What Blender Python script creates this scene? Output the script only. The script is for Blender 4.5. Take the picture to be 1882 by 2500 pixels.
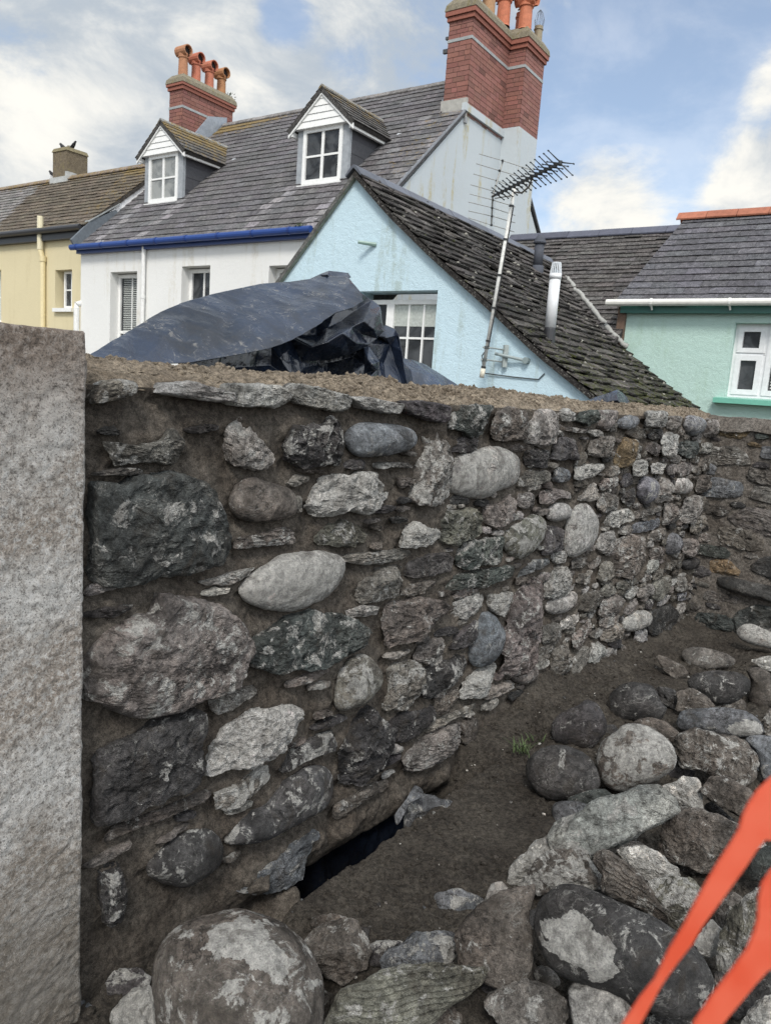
import bpy, math, random
import numpy as np
from mathutils import Vector, Matrix
from mathutils.geometry import tessellate_polygon

for o in list(bpy.data.objects):
    bpy.data.objects.remove(o)
SC = bpy.context.scene
COL = SC.collection
R = math.radians

# ------------------------------------------------------------------ camera
FPX, PITCH, ROLL, CX, CY, CAM_H = 1850.0, R(9.0), R(4.15), 941.0, 1250.0, 1.5
_fw = np.array([0, math.cos(PITCH), -math.sin(PITCH)])
_up = np.array([0, math.sin(PITCH), math.cos(PITCH)])
_rt = np.array([1.0, 0, 0])
RT = math.cos(ROLL) * _rt + math.sin(ROLL) * _up
UP = -math.sin(ROLL) * _rt + math.cos(ROLL) * _up
FW = _fw
CAM = np.array([0, 0, CAM_H])
cam = bpy.data.cameras.new('camera')
cam.sensor_fit = 'VERTICAL'
cam.sensor_height = 7.0
cam.sensor_width = 7.0 * 1882 / 2500
cam.lens = 7.0 * FPX / 2500
cam.clip_start = 0.05
cam.clip_end = 2000
cam.dof.use_dof = True
cam.dof.focus_distance = 2.7
cam.dof.aperture_fstop = 2.2
co = bpy.data.objects.new('camera', cam)
COL.objects.link(co)
m = Matrix.Identity(4)
for i in range(3):
    m[i][0], m[i][1], m[i][2], m[i][3] = RT[i], UP[i], -FW[i], CAM[i]
co.matrix_world = m
SC.camera = co

# ------------------------------------------------------------------ light
SUN_AZ, SUN_EL = R(186), R(48)          # compass style: direction the light comes from
SC.view_settings.view_transform = 'Standard'
SC.view_settings.look = 'None'
SC.view_settings.exposure = 0.35
SC.view_settings.gamma = 1.0
SC.render.film_transparent = False
SC.cycles.max_bounces = 6
SC.cycles.denoising_prefilter = 'NONE'

world = bpy.data.worlds.new('World')
SC.world = world
world.use_nodes = True
wt = world.node_tree
wt.nodes.clear()


def N(nt, typ, **kw):
    n = nt.nodes.new(typ)
    for k, v in kw.items():
        if k == 'inp':
            for a, b in v.items():
                n.inputs[a].default_value = b
        else:
            setattr(n, k, v)
    return n


def lk(nt, a, b):
    nt.links.new(a, b)


def math_n(nt, op, a, b=None, c=None, clamp=False):
    n = nt.nodes.new('ShaderNodeMath')
    n.operation = op
    n.use_clamp = clamp
    for i, x in enumerate((a, b, c)):
        if x is None:
            continue
        if isinstance(x, (int, float)):
            n.inputs[i].default_value = x
        else:
            nt.links.new(x, n.inputs[i])
    return n.outputs[0]


def mapr(nt, x, a, b, c=0.0, d=1.0, smooth=True):
    n = nt.nodes.new('ShaderNodeMapRange')
    n.interpolation_type = 'SMOOTHSTEP' if smooth else 'LINEAR'
    nt.links.new(x, n.inputs[0])
    for i, v in enumerate((a, b, c, d)):
        n.inputs[i + 1].default_value = v
    return n.outputs[0]


def mixc(nt, f, a, b, blend='MIX'):
    n = nt.nodes.new('ShaderNodeMix')
    n.data_type = 'RGBA'
    n.blend_type = blend
    for sock, x in ((n.inputs[0], f), (n.inputs[6], a), (n.inputs[7], b)):
        if isinstance(x, (int, float)):
            sock.default_value = x
        elif isinstance(x, tuple):
            sock.default_value = (x[0], x[1], x[2], 1)
        else:
            nt.links.new(x, sock)
    return n.outputs[2]


def noise(nt, vec, scale, detail=6, rough=0.55, dist=0.0):
    n = nt.nodes.new('ShaderNodeTexNoise')
    n.inputs['Scale'].default_value = scale
    n.inputs['Detail'].default_value = detail
    n.inputs['Roughness'].default_value = rough
    n.inputs['Distortion'].default_value = dist
    if vec is not None:
        nt.links.new(vec, n.inputs['Vector'])
    return n.outputs['Fac']


def wdir(px, py):
    d = FW + (px - CX) / FPX * RT - (py - CY) / FPX * UP
    return tuple(d / np.linalg.norm(d))


tc = N(wt, 'ShaderNodeTexCoord')
gen = tc.outputs['Generated']
nrm = N(wt, 'ShaderNodeVectorMath', operation='NORMALIZE')
lk(wt, gen, nrm.inputs[0])
dirv = nrm.outputs[0]
mp = N(wt, 'ShaderNodeMapping')
mp.inputs['Scale'].default_value = (1, 1, 1.7)
mp.inputs['Location'].default_value = (3.1, 0.7, 0.2)
lk(wt, dirv, mp.inputs['Vector'])
c1 = noise(wt, mp.outputs[0], 2.6, 9, 0.58, 0.3)
c2 = noise(wt, mp.outputs[0], 6.5, 10, 0.62, 0.3)


def blob(px, py, r0, r1):
    d = N(wt, 'ShaderNodeVectorMath', operation='DISTANCE')
    lk(wt, dirv, d.inputs[0])
    d.inputs[1].default_value = wdir(px, py)
    return mapr(wt, d.outputs['Value'], r0, r1, 1.0, 0.0)


cov = math_n(wt, 'ADD', c1, 0.10)
for (px, py, r0, r1, a) in ((1560, 330, 0.02, 0.24, -0.30), (1700, 80, 0.02, 0.2, -0.12), (690, 40, 0.005, 0.05, -0.30), (860, 170, 0.005, 0.05, -0.12),
                            (1480, 480, 0.02, 0.11, 0.35), (1860, 420, 0.0, 0.10, 0.25), (1870, 190, 0.0, 0.05, 0.22),
                            (100, 250, 0.05, 0.35, 0.12), (620, 230, 0.05, 0.25, 0.04)):
    cov = math_n(wt, 'MULTIPLY_ADD', blob(px, py, r0, r1), a, cov)
cov = math_n(wt, 'ADD', cov, math_n(wt, 'MULTIPLY_ADD', c2, 0.75, -0.375))
covf = mapr(wt, cov, 0.42, 0.66, 0.34, 1.0)
brt = math_n(wt, 'MULTIPLY_ADD', c2, 2.4, -0.82)
for (px, py, r0, r1, a) in ((190, 230, 0.0, 0.14, 0.55), (60, 330, 0.0, 0.12, 0.4), (1480, 490, 0.0, 0.16, 0.55), (1850, 430, 0.0, 0.2, 0.3),
                            (1880, 180, 0, 0.06, 0.35), (600, 230, 0.0, 0.05, 0.18), (330, 60, 0.0, 0.22, -0.22), (760, 300, 0.0, 0.2, -0.05)):
    brt = math_n(wt, 'MULTIPLY_ADD', blob(px, py, r0, r1), a, brt)
brf = mapr(wt, brt, 0.20, 1.05)
ccol = mixc(wt, brf, (0.40, 0.45, 0.505), (0.80, 0.785, 0.735))
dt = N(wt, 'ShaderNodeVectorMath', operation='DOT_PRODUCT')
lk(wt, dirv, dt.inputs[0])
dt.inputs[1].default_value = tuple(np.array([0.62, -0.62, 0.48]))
glow = mapr(wt, dt.outputs['Value'], -0.15, 0.9, 1.0, 3.0)      # unseen brightening of the sky behind the viewer, added to light the wall
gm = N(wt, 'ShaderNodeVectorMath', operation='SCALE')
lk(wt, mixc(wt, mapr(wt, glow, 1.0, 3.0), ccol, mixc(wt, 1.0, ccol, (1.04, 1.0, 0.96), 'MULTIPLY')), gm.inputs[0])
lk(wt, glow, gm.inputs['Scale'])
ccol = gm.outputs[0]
sky = N(wt, 'ShaderNodeTexSky', sky_type='NISHITA', sun_disc=False)
sky.sun_elevation = SUN_EL
sky.sun_rotation = SUN_AZ
sky.air_density = 1.0
sky.dust_density = 1.2
bg1 = N(wt, 'ShaderNodeBackground', inp={'Strength': 0.15})
lk(wt, sky.outputs[0], bg1.inputs[0])
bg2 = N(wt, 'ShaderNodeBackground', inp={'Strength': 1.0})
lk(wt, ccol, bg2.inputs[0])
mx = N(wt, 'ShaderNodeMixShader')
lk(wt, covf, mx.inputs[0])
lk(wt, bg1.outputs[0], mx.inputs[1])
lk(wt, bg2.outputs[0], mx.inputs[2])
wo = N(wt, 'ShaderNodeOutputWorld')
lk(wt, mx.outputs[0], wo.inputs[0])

sl = bpy.data.lights.new('sun', 'SUN')
sl.energy = 2.0
sl.angle = R(13)
sl.color = (1.0, 0.95, 0.88)
so = bpy.data.objects.new('sun', sl)
COL.objects.link(so)
sd = Vector((math.sin(SUN_AZ) * math.cos(SUN_EL), math.cos(SUN_AZ) * math.cos(SUN_EL), math.sin(SUN_EL)))
so.rotation_euler = sd.to_track_quat('Z', 'Y').to_euler()

# ------------------------------------------------------------------ frames
AZB, AZW = R(34.0), R(38.4)
V3 = np.array([math.sin(AZB), math.cos(AZB), 0])      # away from the street fronts
U3 = np.array([math.cos(AZB), -math.sin(AZB), 0])     # along the fronts, to the right
W3 = np.array([math.sin(AZW), math.cos(AZW), 0])      # along the stone wall
N3 = np.array([math.cos(AZW), -math.sin(AZW), 0])     # out of the stone wall, toward the viewer's side
Z3 = np.array([0, 0, 1.0])
WOFF = -1.55                                          # wall face plane: p . N3 = WOFF

CROPS = {'D': (0, 0, 1.13033), 'O': (0, 0, 1.0),
         'W1': (200, 900, .3003), 'W2': (200, 1400, .3003), 'W3': (500, 1700, .3003), 'W4': (600, 900, .3003),
         'W5': (700, 1350, .3003), 'W6': (1000, 960, .2402), 'W7': (1100, 1300, .2402), 'W8': (1350, 970, .3195),
         'A': (300, 2000, .4204), 'B': (900, 1900, .3604), 'C': (1300, 1900, .3495), 'E': (1250, 1500, .3796),
         'R1': (0, 300, .4204), 'R2': (300, 50, .4204), 'R3': (900, 0, .3604), 'R4': (600, 400, .3604),
         'R5': (1100, 350, .2712), 'R6': (1350, 450, .3195), 'P': (200, 640, .6006), 'G': (1482, 1900, .2712)}


def px(crop, pts):
    x0, y0, s = CROPS[crop]
    return [(x0 + a * s, y0 + b * s) for a, b in pts]


def ray(x, y):
    return FW + (x - CX) / FPX * RT - (y - CY) / FPX * UP


def on(x, y, n, d):
    r = ray(x, y)
    return CAM + r * ((d - CAM @ n) / (r @ n))


def onV(x, y, v):
    p = on(x, y, V3, v)
    return (p @ U3, p[2])


def T(u, v, z):
    return u * U3 + v * V3 + z * Z3


def TW(s, n, z):
    return s * W3 + (WOFF + n) * N3 + z * Z3


# ------------------------------------------------------------------ numpy noise
def _h(ix, iy, iz, seed):
    h = (ix.astype(np.int64) * 374761393 + iy.astype(np.int64) * 668265263 + iz.astype(np.int64) * 2147483647 + seed * 974711) & 0xffffffff
    h = ((h ^ (h >> 13)) * 1274126177) & 0xffffffff
    h = (h ^ (h >> 16)) & 0xffffffff
    return h / 4294967295.0


def vnoise(p, seed=0):
    p = np.asarray(p, float)
    i = np.floor(p).astype(np.int64)
    f = p - i
    f = f * f * (3 - 2 * f)
    x, y, z = i[..., 0], i[..., 1], i[..., 2]
    r = 0
    for dx in (0, 1):
        for dy in (0, 1):
            for dz in (0, 1):
                w = (f[..., 0] if dx else 1 - f[..., 0]) * (f[..., 1] if dy else 1 - f[..., 1]) * (f[..., 2] if dz else 1 - f[..., 2])
                r = r + w * _h(x + dx, y + dy, z + dz, seed)
    return r * 2 - 1


def fbm(p, octv=4, seed=0, gain=0.5):
    a, s, r = 1.0, 1.0, 0
    for k in range(octv):
        r = r + a * vnoise(np.asarray(p) * s + 17.3 * k, seed + k)
        a *= gain
        s *= 2.03
    return r


# ------------------------------------------------------------------ mesh helpers
ORG = {}


def tag(o, label=None, cat=None, group=None, kind=None):
    if label:
        o['label'] = label
    if cat:
        o['category'] = cat
    if group:
        o['group'] = group
    if kind:
        o['kind'] = kind
    return o


def empty(name, loc, **kw):
    o = bpy.data.objects.new(name, None)
    o.empty_display_size = 0.1
    o.location = loc
    COL.objects.link(o)
    ORG[o.name] = np.array(loc, float)
    tag(o, **kw)
    return o


def mesh_np(name, verts, faces, mat, parent=None, tint=None, smooth=True, base=None):
    """verts (n,3) world, faces list/array of quads or mixed lists; returns ONE mesh object"""
    verts = np.asarray(verts, float)
    if parent is not None:
        org = ORG[parent.name]
    else:
        org = np.array(base, float) if base is not None else np.array([verts[:, 0].mean(), verts[:, 1].mean(), verts[:, 2].min()])
    me = bpy.data.meshes.new(name)
    v = verts - org
    if isinstance(faces, np.ndarray):
        k = faces.shape[1]
        nf = len(faces)
        loops = faces.reshape(-1)
        starts = np.arange(nf) * k
        tot = np.full(nf, k)
    else:
        tot = np.array([len(f) for f in faces])
        nf = len(faces)
        loops = np.array([i for f in faces for i in f])
        starts = np.concatenate([[0], np.cumsum(tot)[:-1]])
    me.vertices.add(len(v))
    me.vertices.foreach_set('co', v.astype(np.float32).reshape(-1))
    me.loops.add(len(loops))
    me.loops.foreach_set('vertex_index', loops.astype(np.int32))
    me.polygons.add(nf)
    me.polygons.foreach_set('loop_start', starts.astype(np.int32))
    me.polygons.foreach_set('loop_total', tot.astype(np.int32))
    me.polygons.foreach_set('use_smooth', np.full(nf, smooth))
    me.update(calc_edges=True)
    me.validate()
    if tint is not None:
        t = np.asarray(tint, np.float32)
        if t.ndim == 1:
            t = np.tile(t, (len(v), 1))
        if t.shape[1] == 3:
            t = np.hstack([t, np.zeros((len(t), 1), np.float32)])
        at = me.color_attributes.new('tint', 'FLOAT_COLOR', 'POINT')
        at.data.foreach_set('color', t.reshape(-1))
    me.materials.append(mat)
    o = bpy.data.objects.new(name, me)
    COL.objects.link(o)
    if parent is not None:
        o.parent = parent
    else:
        o.location = org
    ORG[o.name] = org
    return o


class MB:
    def __init__(s, f=T):
        s.v, s.f, s.c, s.T = [], [], [], f
        s.col = (1, 1, 1, 0)

    def add(s, pts, faces, col=None):
        b = len(s.v)
        s.v.extend(pts)
        s.c.extend([col or s.col] * len(pts))
        s.f.extend([[b + i for i in f] for f in faces])

    def hexa(s, p, col=None):     # 8 points: bottom 4, top 4
        s.add(p, [(3, 2, 1, 0), (4, 5, 6, 7), (0, 1, 5, 4), (1, 2, 6, 5), (2, 3, 7, 6), (3, 0, 4, 7)], col)

    def box(s, a0, a1, b0, b1, z0, z1, col=None):
        F = s.T
        s.hexa([F(a0, b0, z0), F(a1, b0, z0), F(a1, b1, z0), F(a0, b1, z0), F(a0, b0, z1), F(a1, b0, z1), F(a1, b1, z1), F(a0, b1, z1)], col)

    def prism(s, pts, ext, col=None):     # pts world polygon, ext world vector
        n = len(pts)
        q = [np.array(p) for p in pts] + [np.array(p) + ext for p in pts]
        tri = tessellate_polygon([[Vector(p) for p in pts]])
        fs = [tuple(t) for t in tri] + [tuple(n + i for i in reversed(t)) for t in tri]
        fs += [(i, (i + 1) % n, n + (i + 1) % n, n + i) for i in range(n)]
        s.add(q, fs, col)

    def tube(s, pts, r, k=8, col=None, cap=True):
        pts = [np.array(p, float) for p in pts]
        rr = r if isinstance(r, (list, tuple)) else [r] * len(pts)
        vs = []
        for i, p in enumerate(pts):
            d = pts[min(i + 1, len(pts) - 1)] - pts[max(i - 1, 0)]
            d = d / (np.linalg.norm(d) + 1e-9)
            a = np.cross(d, Z3 if abs(d[2]) < 0.9 else U3)
            a /= np.linalg.norm(a)
            b = np.cross(d, a)
            for j in range(k):
                t = 2 * math.pi * j / k
                vs.append(p + rr[i] * (math.cos(t) * a + math.sin(t) * b))
        fs = [(i * k + j, i * k + (j + 1) % k, (i + 1) * k + (j + 1) % k, (i + 1) * k + j) for i in range(len(pts) - 1) for j in range(k)]
        if cap:
            fs += [tuple(range(k))[::-1], tuple((len(pts) - 1) * k + j for j in range(k))]
        s.add(vs, fs, col)

    def build(s, name, mat, parent=None, smooth=False, base=None):
        return mesh_np(name, np.array(s.v), s.f, mat, parent, tint=np.array(s.c), smooth=smooth, base=base)


# ------------------------------------------------------------------ materials
def newmat(name):
    mt = bpy.data.materials.new(name)
    mt.use_nodes = True
    nt = mt.node_tree
    nt.nodes.clear()
    out = nt.nodes.new('ShaderNodeOutputMaterial')
    bs = nt.nodes.new('ShaderNodeBsdfPrincipled')
    nt.links.new(bs.outputs[0], out.inputs[0])
    geo = nt.nodes.new('ShaderNodeNewGeometry')
    return mt, nt, bs, geo.outputs['Position']


def bumpn(nt, bs, terms):
    """terms: list of (height socket, distance)"""
    prev = None
    for h, d in terms:
        b = nt.nodes.new('ShaderNodeBump')
        b.inputs['Distance'].default_value = d
        b.inputs['Strength'].default_value = 1.0
        nt.links.new(h, b.inputs['Height'])
        if prev is not None:
            nt.links.new(prev, b.inputs['Normal'])
        prev = b.outputs[0]
    nt.links.new(prev, bs.inputs['Normal'])


def attr(nt, name='tint'):
    a = nt.nodes.new('ShaderNodeAttribute')
    a.attribute_name = name
    return a


def mat_stone():
    mt, nt, bs, pos = newmat('stone')
    a = attr(nt)
    n1 = noise(nt, pos, 9, 5, 0.6, 0.4)
    n2 = noise(nt, pos, 48, 10, 0.80, 0.2)
    n3 = noise(nt, pos, 260, 6, 0.8, 0.1)
    n4 = noise(nt, pos, 600, 3, 0.7)
    v = math_n(nt, 'MULTIPLY', mapr(nt, n2, 0.38, 0.62, 0.42, 1.7, False), mapr(nt, n3, 0.38, 0.62, 0.74, 1.26, False))
    v = math_n(nt, 'MULTIPLY', v, mapr(nt, n1, 0.34, 0.66, 0.5, 1.6, False))
    base = mixc(nt, 1.0, a.outputs['Color'], v, 'MULTIPLY')
    # slight hue wander: purple <-> green
    hue = noise(nt, pos, 5.3, 3, 0.5)
    base = mixc(nt, mapr(nt, hue, 0.4, 0.65, 0, 0.55), base, mixc(nt, 1.0, base, (1.06, 0.97, 0.92), 'MULTIPLY'))
    # pale mineral veins and dark cracks
    vn = math_n(nt, 'ABSOLUTE', math_n(nt, 'SUBTRACT', noise(nt, pos, 8, 5, 0.6, 1.4), 0.5))
    vein = math_n(nt, 'MULTIPLY', mapr(nt, vn, 0.0, 0.013, 0.55, 0.0), mapr(nt, n1, 0.46, 0.56, 0, 1))
    base = mixc(nt, vein, base, (0.42, 0.41, 0.38))
    mpc = nt.nodes.new('ShaderNodeMapping')
    mpc.inputs['Scale'].default_value = (1, 1, 2.2)
    nt.links.new(pos, mpc.inputs['Vector'])
    cn = math_n(nt, 'ABSOLUTE', math_n(nt, 'SUBTRACT', noise(nt, mpc.outputs[0], 6.5, 6, 0.62, 0.5), 0.5))
    crk = math_n(nt, 'MULTIPLY', mapr(nt, cn, 0.0, 0.014, 1.0, 0.0), mapr(nt, hue, 0.47, 0.53, 0, 1))
    base = mixc(nt, math_n(nt, 'MULTIPLY', crk, 0.75), base, (0.02, 0.018, 0.016))
    # lime and old mortar
    ln = noise(nt, pos, 15, 12, 0.74, 0.5)
    thr = math_n(nt, 'MULTIPLY_ADD', a.outputs['Alpha'], -0.28, 0.628)
    lf = math_n(nt, 'SUBTRACT', ln, thr)
    lf = mapr(nt, lf, 0.0, 0.035)
    lf = math_n(nt, 'MULTIPLY', lf, mapr(nt, n3, 0.3, 0.55, 0.35, 1.0))
    lcol = mixc(nt, mapr(nt, n2, 0.35, 0.65), (0.34, 0.33, 0.31), (0.82, 0.80, 0.75))
    base = mixc(nt, lf, base, lcol)
    # soil
    dn = noise(nt, pos, 13, 8, 0.65, 0.5)
    base = mixc(nt, mapr(nt, dn, 0.53, 0.66, 0, 0.5), base, (0.078, 0.064, 0.050))
    nt.links.new(base, bs.inputs['Base Color'])
    bs.inputs['Roughness'].default_value = 0.82
    bs.inputs['Specular IOR Level'].default_value = 0.35
    nt.links.new(mapr(nt, n1, 0.35, 0.7, 0.62, 0.95), bs.inputs['Roughness'])
    bumpn(nt, bs, [(n2, 0.022), (n3, 0.011), (n4, 0.005), (lf, 0.002), (math_n(nt, 'MULTIPLY', crk, -1.0), 0.006)])
    return mt


def mat_mortar(name, c0, c1, grain=1.0, clump=0.006):
    mt, nt, bs, pos = newmat(name)
    n1 = noise(nt, pos, 6, 6, 0.6, 0.5)
    n2 = noise(nt, pos, 60, 9, 0.78)
    n3 = noise(nt, pos, 380, 4, 0.85)
    base = mixc(nt, mapr(nt, n1, 0.3, 0.7), c0, c1)
    v = math_n(nt, 'MULTIPLY', mapr(nt, n2, 0.41, 0.59, 0.55, 1.5, False), mapr(nt, n3, 0.40, 0.60, 0.55, 1.5, False))
    base = mixc(nt, 1.0, base, v, 'MULTIPLY')
    nt.links.new(base, bs.inputs['Base Color'])
    bs.inputs['Roughness'].default_value = 0.95
    bs.inputs['Specular IOR Level'].default_value = 0.2
    bumpn(nt, bs, [(n2, clump), (n3, 0.0022 * grain)])
    return mt


def mat_granite():
    mt, nt, bs, pos = newmat('granite')
    mp_ = nt.nodes.new('ShaderNodeMapping')
    mp_.inputs['Scale'].default_value = (1, 1, 0.12)
    nt.links.new(pos, mp_.inputs['Vector'])
    drag = noise(nt, mp_.outputs[0], 120, 5, 0.7)
    n1 = noise(nt, pos, 4.5, 6, 0.6, 0.6)
    n2 = noise(nt, pos, 75, 9, 0.82, 0.1)
    n3 = noise(nt, pos, 240, 5, 0.8, 0.1)
    vo = nt.nodes.new('ShaderNodeTexVoronoi')
    vo.inputs['Scale'].default_value = 160
    nt.links.new(pos, vo.inputs['Vector'])
    base = mixc(nt, mapr(nt, n1, 0.32, 0.68), (0.36, 0.305, 0.255), (0.65, 0.63, 0.60))
    base = mixc(nt, mapr(nt, n2, 0.50, 0.56, 0, 0.75), base, (0.70, 0.69, 0.67))
    base = mixc(nt, mapr(nt, n2, 0.465, 0.415, 0, 0.75), base, (0.15, 0.135, 0.12))
    base = mixc(nt, mapr(nt, n3, 0.455, 0.40, 0, 0.8), base, (0.07, 0.065, 0.06))
    base = mixc(nt, mapr(nt, vo.outputs['Distance'], 0.10, 0.25, 0.35, 0), base, (0.10, 0.09, 0.08))
    st = noise(nt, pos, 2.6, 5, 0.6, 0.3)
    sep = nt.nodes.new('ShaderNodeSeparateXYZ')
    nt.links.new(pos, sep.inputs[0])
    toph = mapr(nt, math_n(nt, 'MULTIPLY_ADD', st, 0.5, sep.outputs[2]), 1.45, 1.80, 0, 0.85)
    base = mixc(nt, toph, base, mixc(nt, 1.0, base, (0.52, 0.45, 0.40), 'MULTIPLY'))
    base = mixc(nt, mapr(nt, drag, 0.5, 0.75, 0, 0.25), base, (0.14, 0.115, 0.095))
    # the foot of the post is stained with soil splashes
    foot = mapr(nt, math_n(nt, 'MULTIPLY_ADD', n1, 0.5, sep.outputs[2]), 0.95, 0.30, 0, 0.75)
    base = mixc(nt, foot, base, mixc(nt, n2, (0.10, 0.085, 0.065), (0.20, 0.175, 0.14)))
    nt.links.new(base, bs.inputs['Base Color'])
    bs.inputs['Roughness'].default_value = 0.8
    bumpn(nt, bs, [(n2, 0.010), (n3, 0.005), (drag, 0.002)])
    return mt


def mat_render(name, col, stain=(0.35, 0.33, 0.27), amt=0.35, rough_amp=0.004, streak=0.3):
    mt, nt, bs, pos = newmat(name)
    n1 = noise(nt, pos, 1.1, 6, 0.6)
    n2 = noise(nt, pos, 14, 8, 0.7)
    n3 = noise(nt, pos, 90, 4, 0.6)
    mp_ = nt.nodes.new('ShaderNodeMapping')
    mp_.inputs['Scale'].default_value = (1, 1, 0.13)
    nt.links.new(pos, mp_.inputs['Vector'])
    st = noise(nt, mp_.outputs[0], 4.5, 7, 0.65, 0.2)
    base = mixc(nt, mapr(nt, n1, 0.35, 0.7, 0, 0.25), col, tuple(c * 0.88 for c in col))
    f = math_n(nt, 'MULTIPLY', mapr(nt, st, 0.53, 0.66, 0, amt), mapr(nt, n2, 0.40, 0.58, 0.25, 1))
    base = mixc(nt, f, base, stain)
    nt.links.new(base, bs.inputs['Base Color'])
    bs.inputs['Roughness'].default_value = 0.85
    bs.inputs['Specular IOR Level'].default_value = 0.25
    bumpn(nt, bs, [(n2, rough_amp * 2.2), (n3, rough_amp)])
    return mt


def mat_slate(name, moss=(0.09, 0.085, 0.04), bump=0.004, lich=0.5):
    mt, nt, bs, pos = newmat(name)
    a = attr(nt)
    n1 = noise(nt, pos, 1.6, 6, 0.6, 0.3)
    n2 = noise(nt, pos, 17, 9, 0.75, 0.6)
    n3 = noise(nt, pos, 60, 6, 0.75)
    v = math_n(nt, 'MULTIPLY', mapr(nt, n2, 0.38, 0.62, 0.5, 1.6, False), mapr(nt, n3, 0.38, 0.62, 0.65, 1.4, False))
    base = mixc(nt, 1.0, a.outputs['Color'], v, 'MULTIPLY')
    # pale lichen spots
    l = math_n(nt, 'MULTIPLY', mapr(nt, n3, 0.56, 0.64, 0, 1), mapr(nt, n1, 0.36, 0.60, 0.10, 1))
    base = mixc(nt, math_n(nt, 'MULTIPLY', l, lich), base, (0.36, 0.35, 0.31))
    # moss / orange lichen where alpha says
    o = math_n(nt, 'ADD', noise(nt, pos, 11, 8, 0.7, 0.6), math_n(nt, 'MULTIPLY_ADD', a.outputs['Alpha'], 0.38, -0.72))
    base = mixc(nt, mapr(nt, o, 0.0, 0.08, 0, 0.85), base, mixc(nt, mapr(nt, n3, 0.4, 0.6), moss, tuple(c * 1.9 for c in moss)))
    nt.links.new(base, bs.inputs['Base Color'])
    nt.links.new(mapr(nt, n2, 0.3, 0.7, 0.6, 0.95), bs.inputs['Roughness'])
    bs.inputs['Specular IOR Level'].default_value = 0.12 if lich > 0.9 else 0.35
    bumpn(nt, bs, [(n2, bump * 1.6), (n3, bump)])
    return mt


def mat_tint(name, rough=0.8, vmin=0.7, vmax=1.3, bump=0.002, scale=40, metal=0.0, lichen=None, lam=0.0):
    mt, nt, bs, pos = newmat(name)
    a = attr(nt)
    n2 = noise(nt, pos, scale, 7, 0.65, 0.3)
    n3 = noise(nt, pos, scale * 5, 4, 0.6)
    base = mixc(nt, 1.0, a.outputs['Color'], mapr(nt, n2, 0.25, 0.75, vmin, vmax, False), 'MULTIPLY')
    if lichen:
        l = noise(nt, pos, 9, 8, 0.7, 0.4)
        base = mixc(nt, mapr(nt, l, 0.62 - lam * 0.25, 0.72 - lam * 0.25, 0, 0.8), base, lichen)
    nt.links.new(base, bs.inputs['Base Color'])
    bs.inputs['Roughness'].default_value = rough
    bs.inputs['Metallic'].default_value = metal
    bumpn(nt, bs, [(n2, bump), (n3, bump * 0.6)])
    return mt


def mat_glass(name, c0, c1):
    mt, nt, bs, pos = newmat(name)
    n1 = noise(nt, pos, 3.0, 4, 0.6, 1.0)
    base = mixc(nt, mapr(nt, n1, 0.4, 0.62), c0, c1)
    nt.links.new(base, bs.inputs['Base Color'])
    bs.inputs['Roughness'].default_value = 0.08
    bs.inputs['Specular IOR Level'].default_value = 0.25
    n2 = noise(nt, pos, 5, 2, 0.5)
    bumpn(nt, bs, [(n2, 0.006)])
    return mt


def mat_plastic(name, spec=0.6, dim=1.0):
    mt, nt, bs, pos = newmat(name)
    n1 = noise(nt, pos, 3.0, 6, 0.6, 0.8)
    n2 = noise(nt, pos, 26, 10, 0.72, 1.4)
    n3 = noise(nt, pos, 9, 5, 0.6, 1.0)
    a = attr(nt)
    base = mixc(nt, mapr(nt, n1, 0.35, 0.7), (0.006, 0.008, 0.013), (0.016, 0.025, 0.048))
    dust = math_n(nt, 'MULTIPLY', mapr(nt, n2, 0.50, 0.70, 0, 0.9), mapr(nt, n3, 0.44, 0.66, 0.0, 1))
    dust = math_n(nt, 'MULTIPLY', dust, a.outputs['Alpha'])
    base = mixc(nt, dust, base, (0.34, 0.31, 0.26))
    base = mixc(nt, math_n(nt, 'MULTIPLY', mapr(nt, n3, 0.35, 0.7, 0.1, 0.8), math_n(nt, 'MULTIPLY', a.outputs['Alpha'], 0.35)), base, (0.055, 0.08, 0.13))  # bluish sky sheen put into the colour, scaled by alpha
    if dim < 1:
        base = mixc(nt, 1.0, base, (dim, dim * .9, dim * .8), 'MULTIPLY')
    nt.links.new(base, bs.inputs['Base Color'])
    nt.links.new(mapr(nt, math_n(nt, 'ADD', dust, math_n(nt, 'MULTIPLY', n2, 0.35)), 0.1, 0.8, 0.13, 0.6), bs.inputs['Roughness'])
    bs.inputs['Specular IOR Level'].default_value = spec
    bumpn(nt, bs, [(n3, 0.006), (n2, 0.0012)])
    return mt


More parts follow.
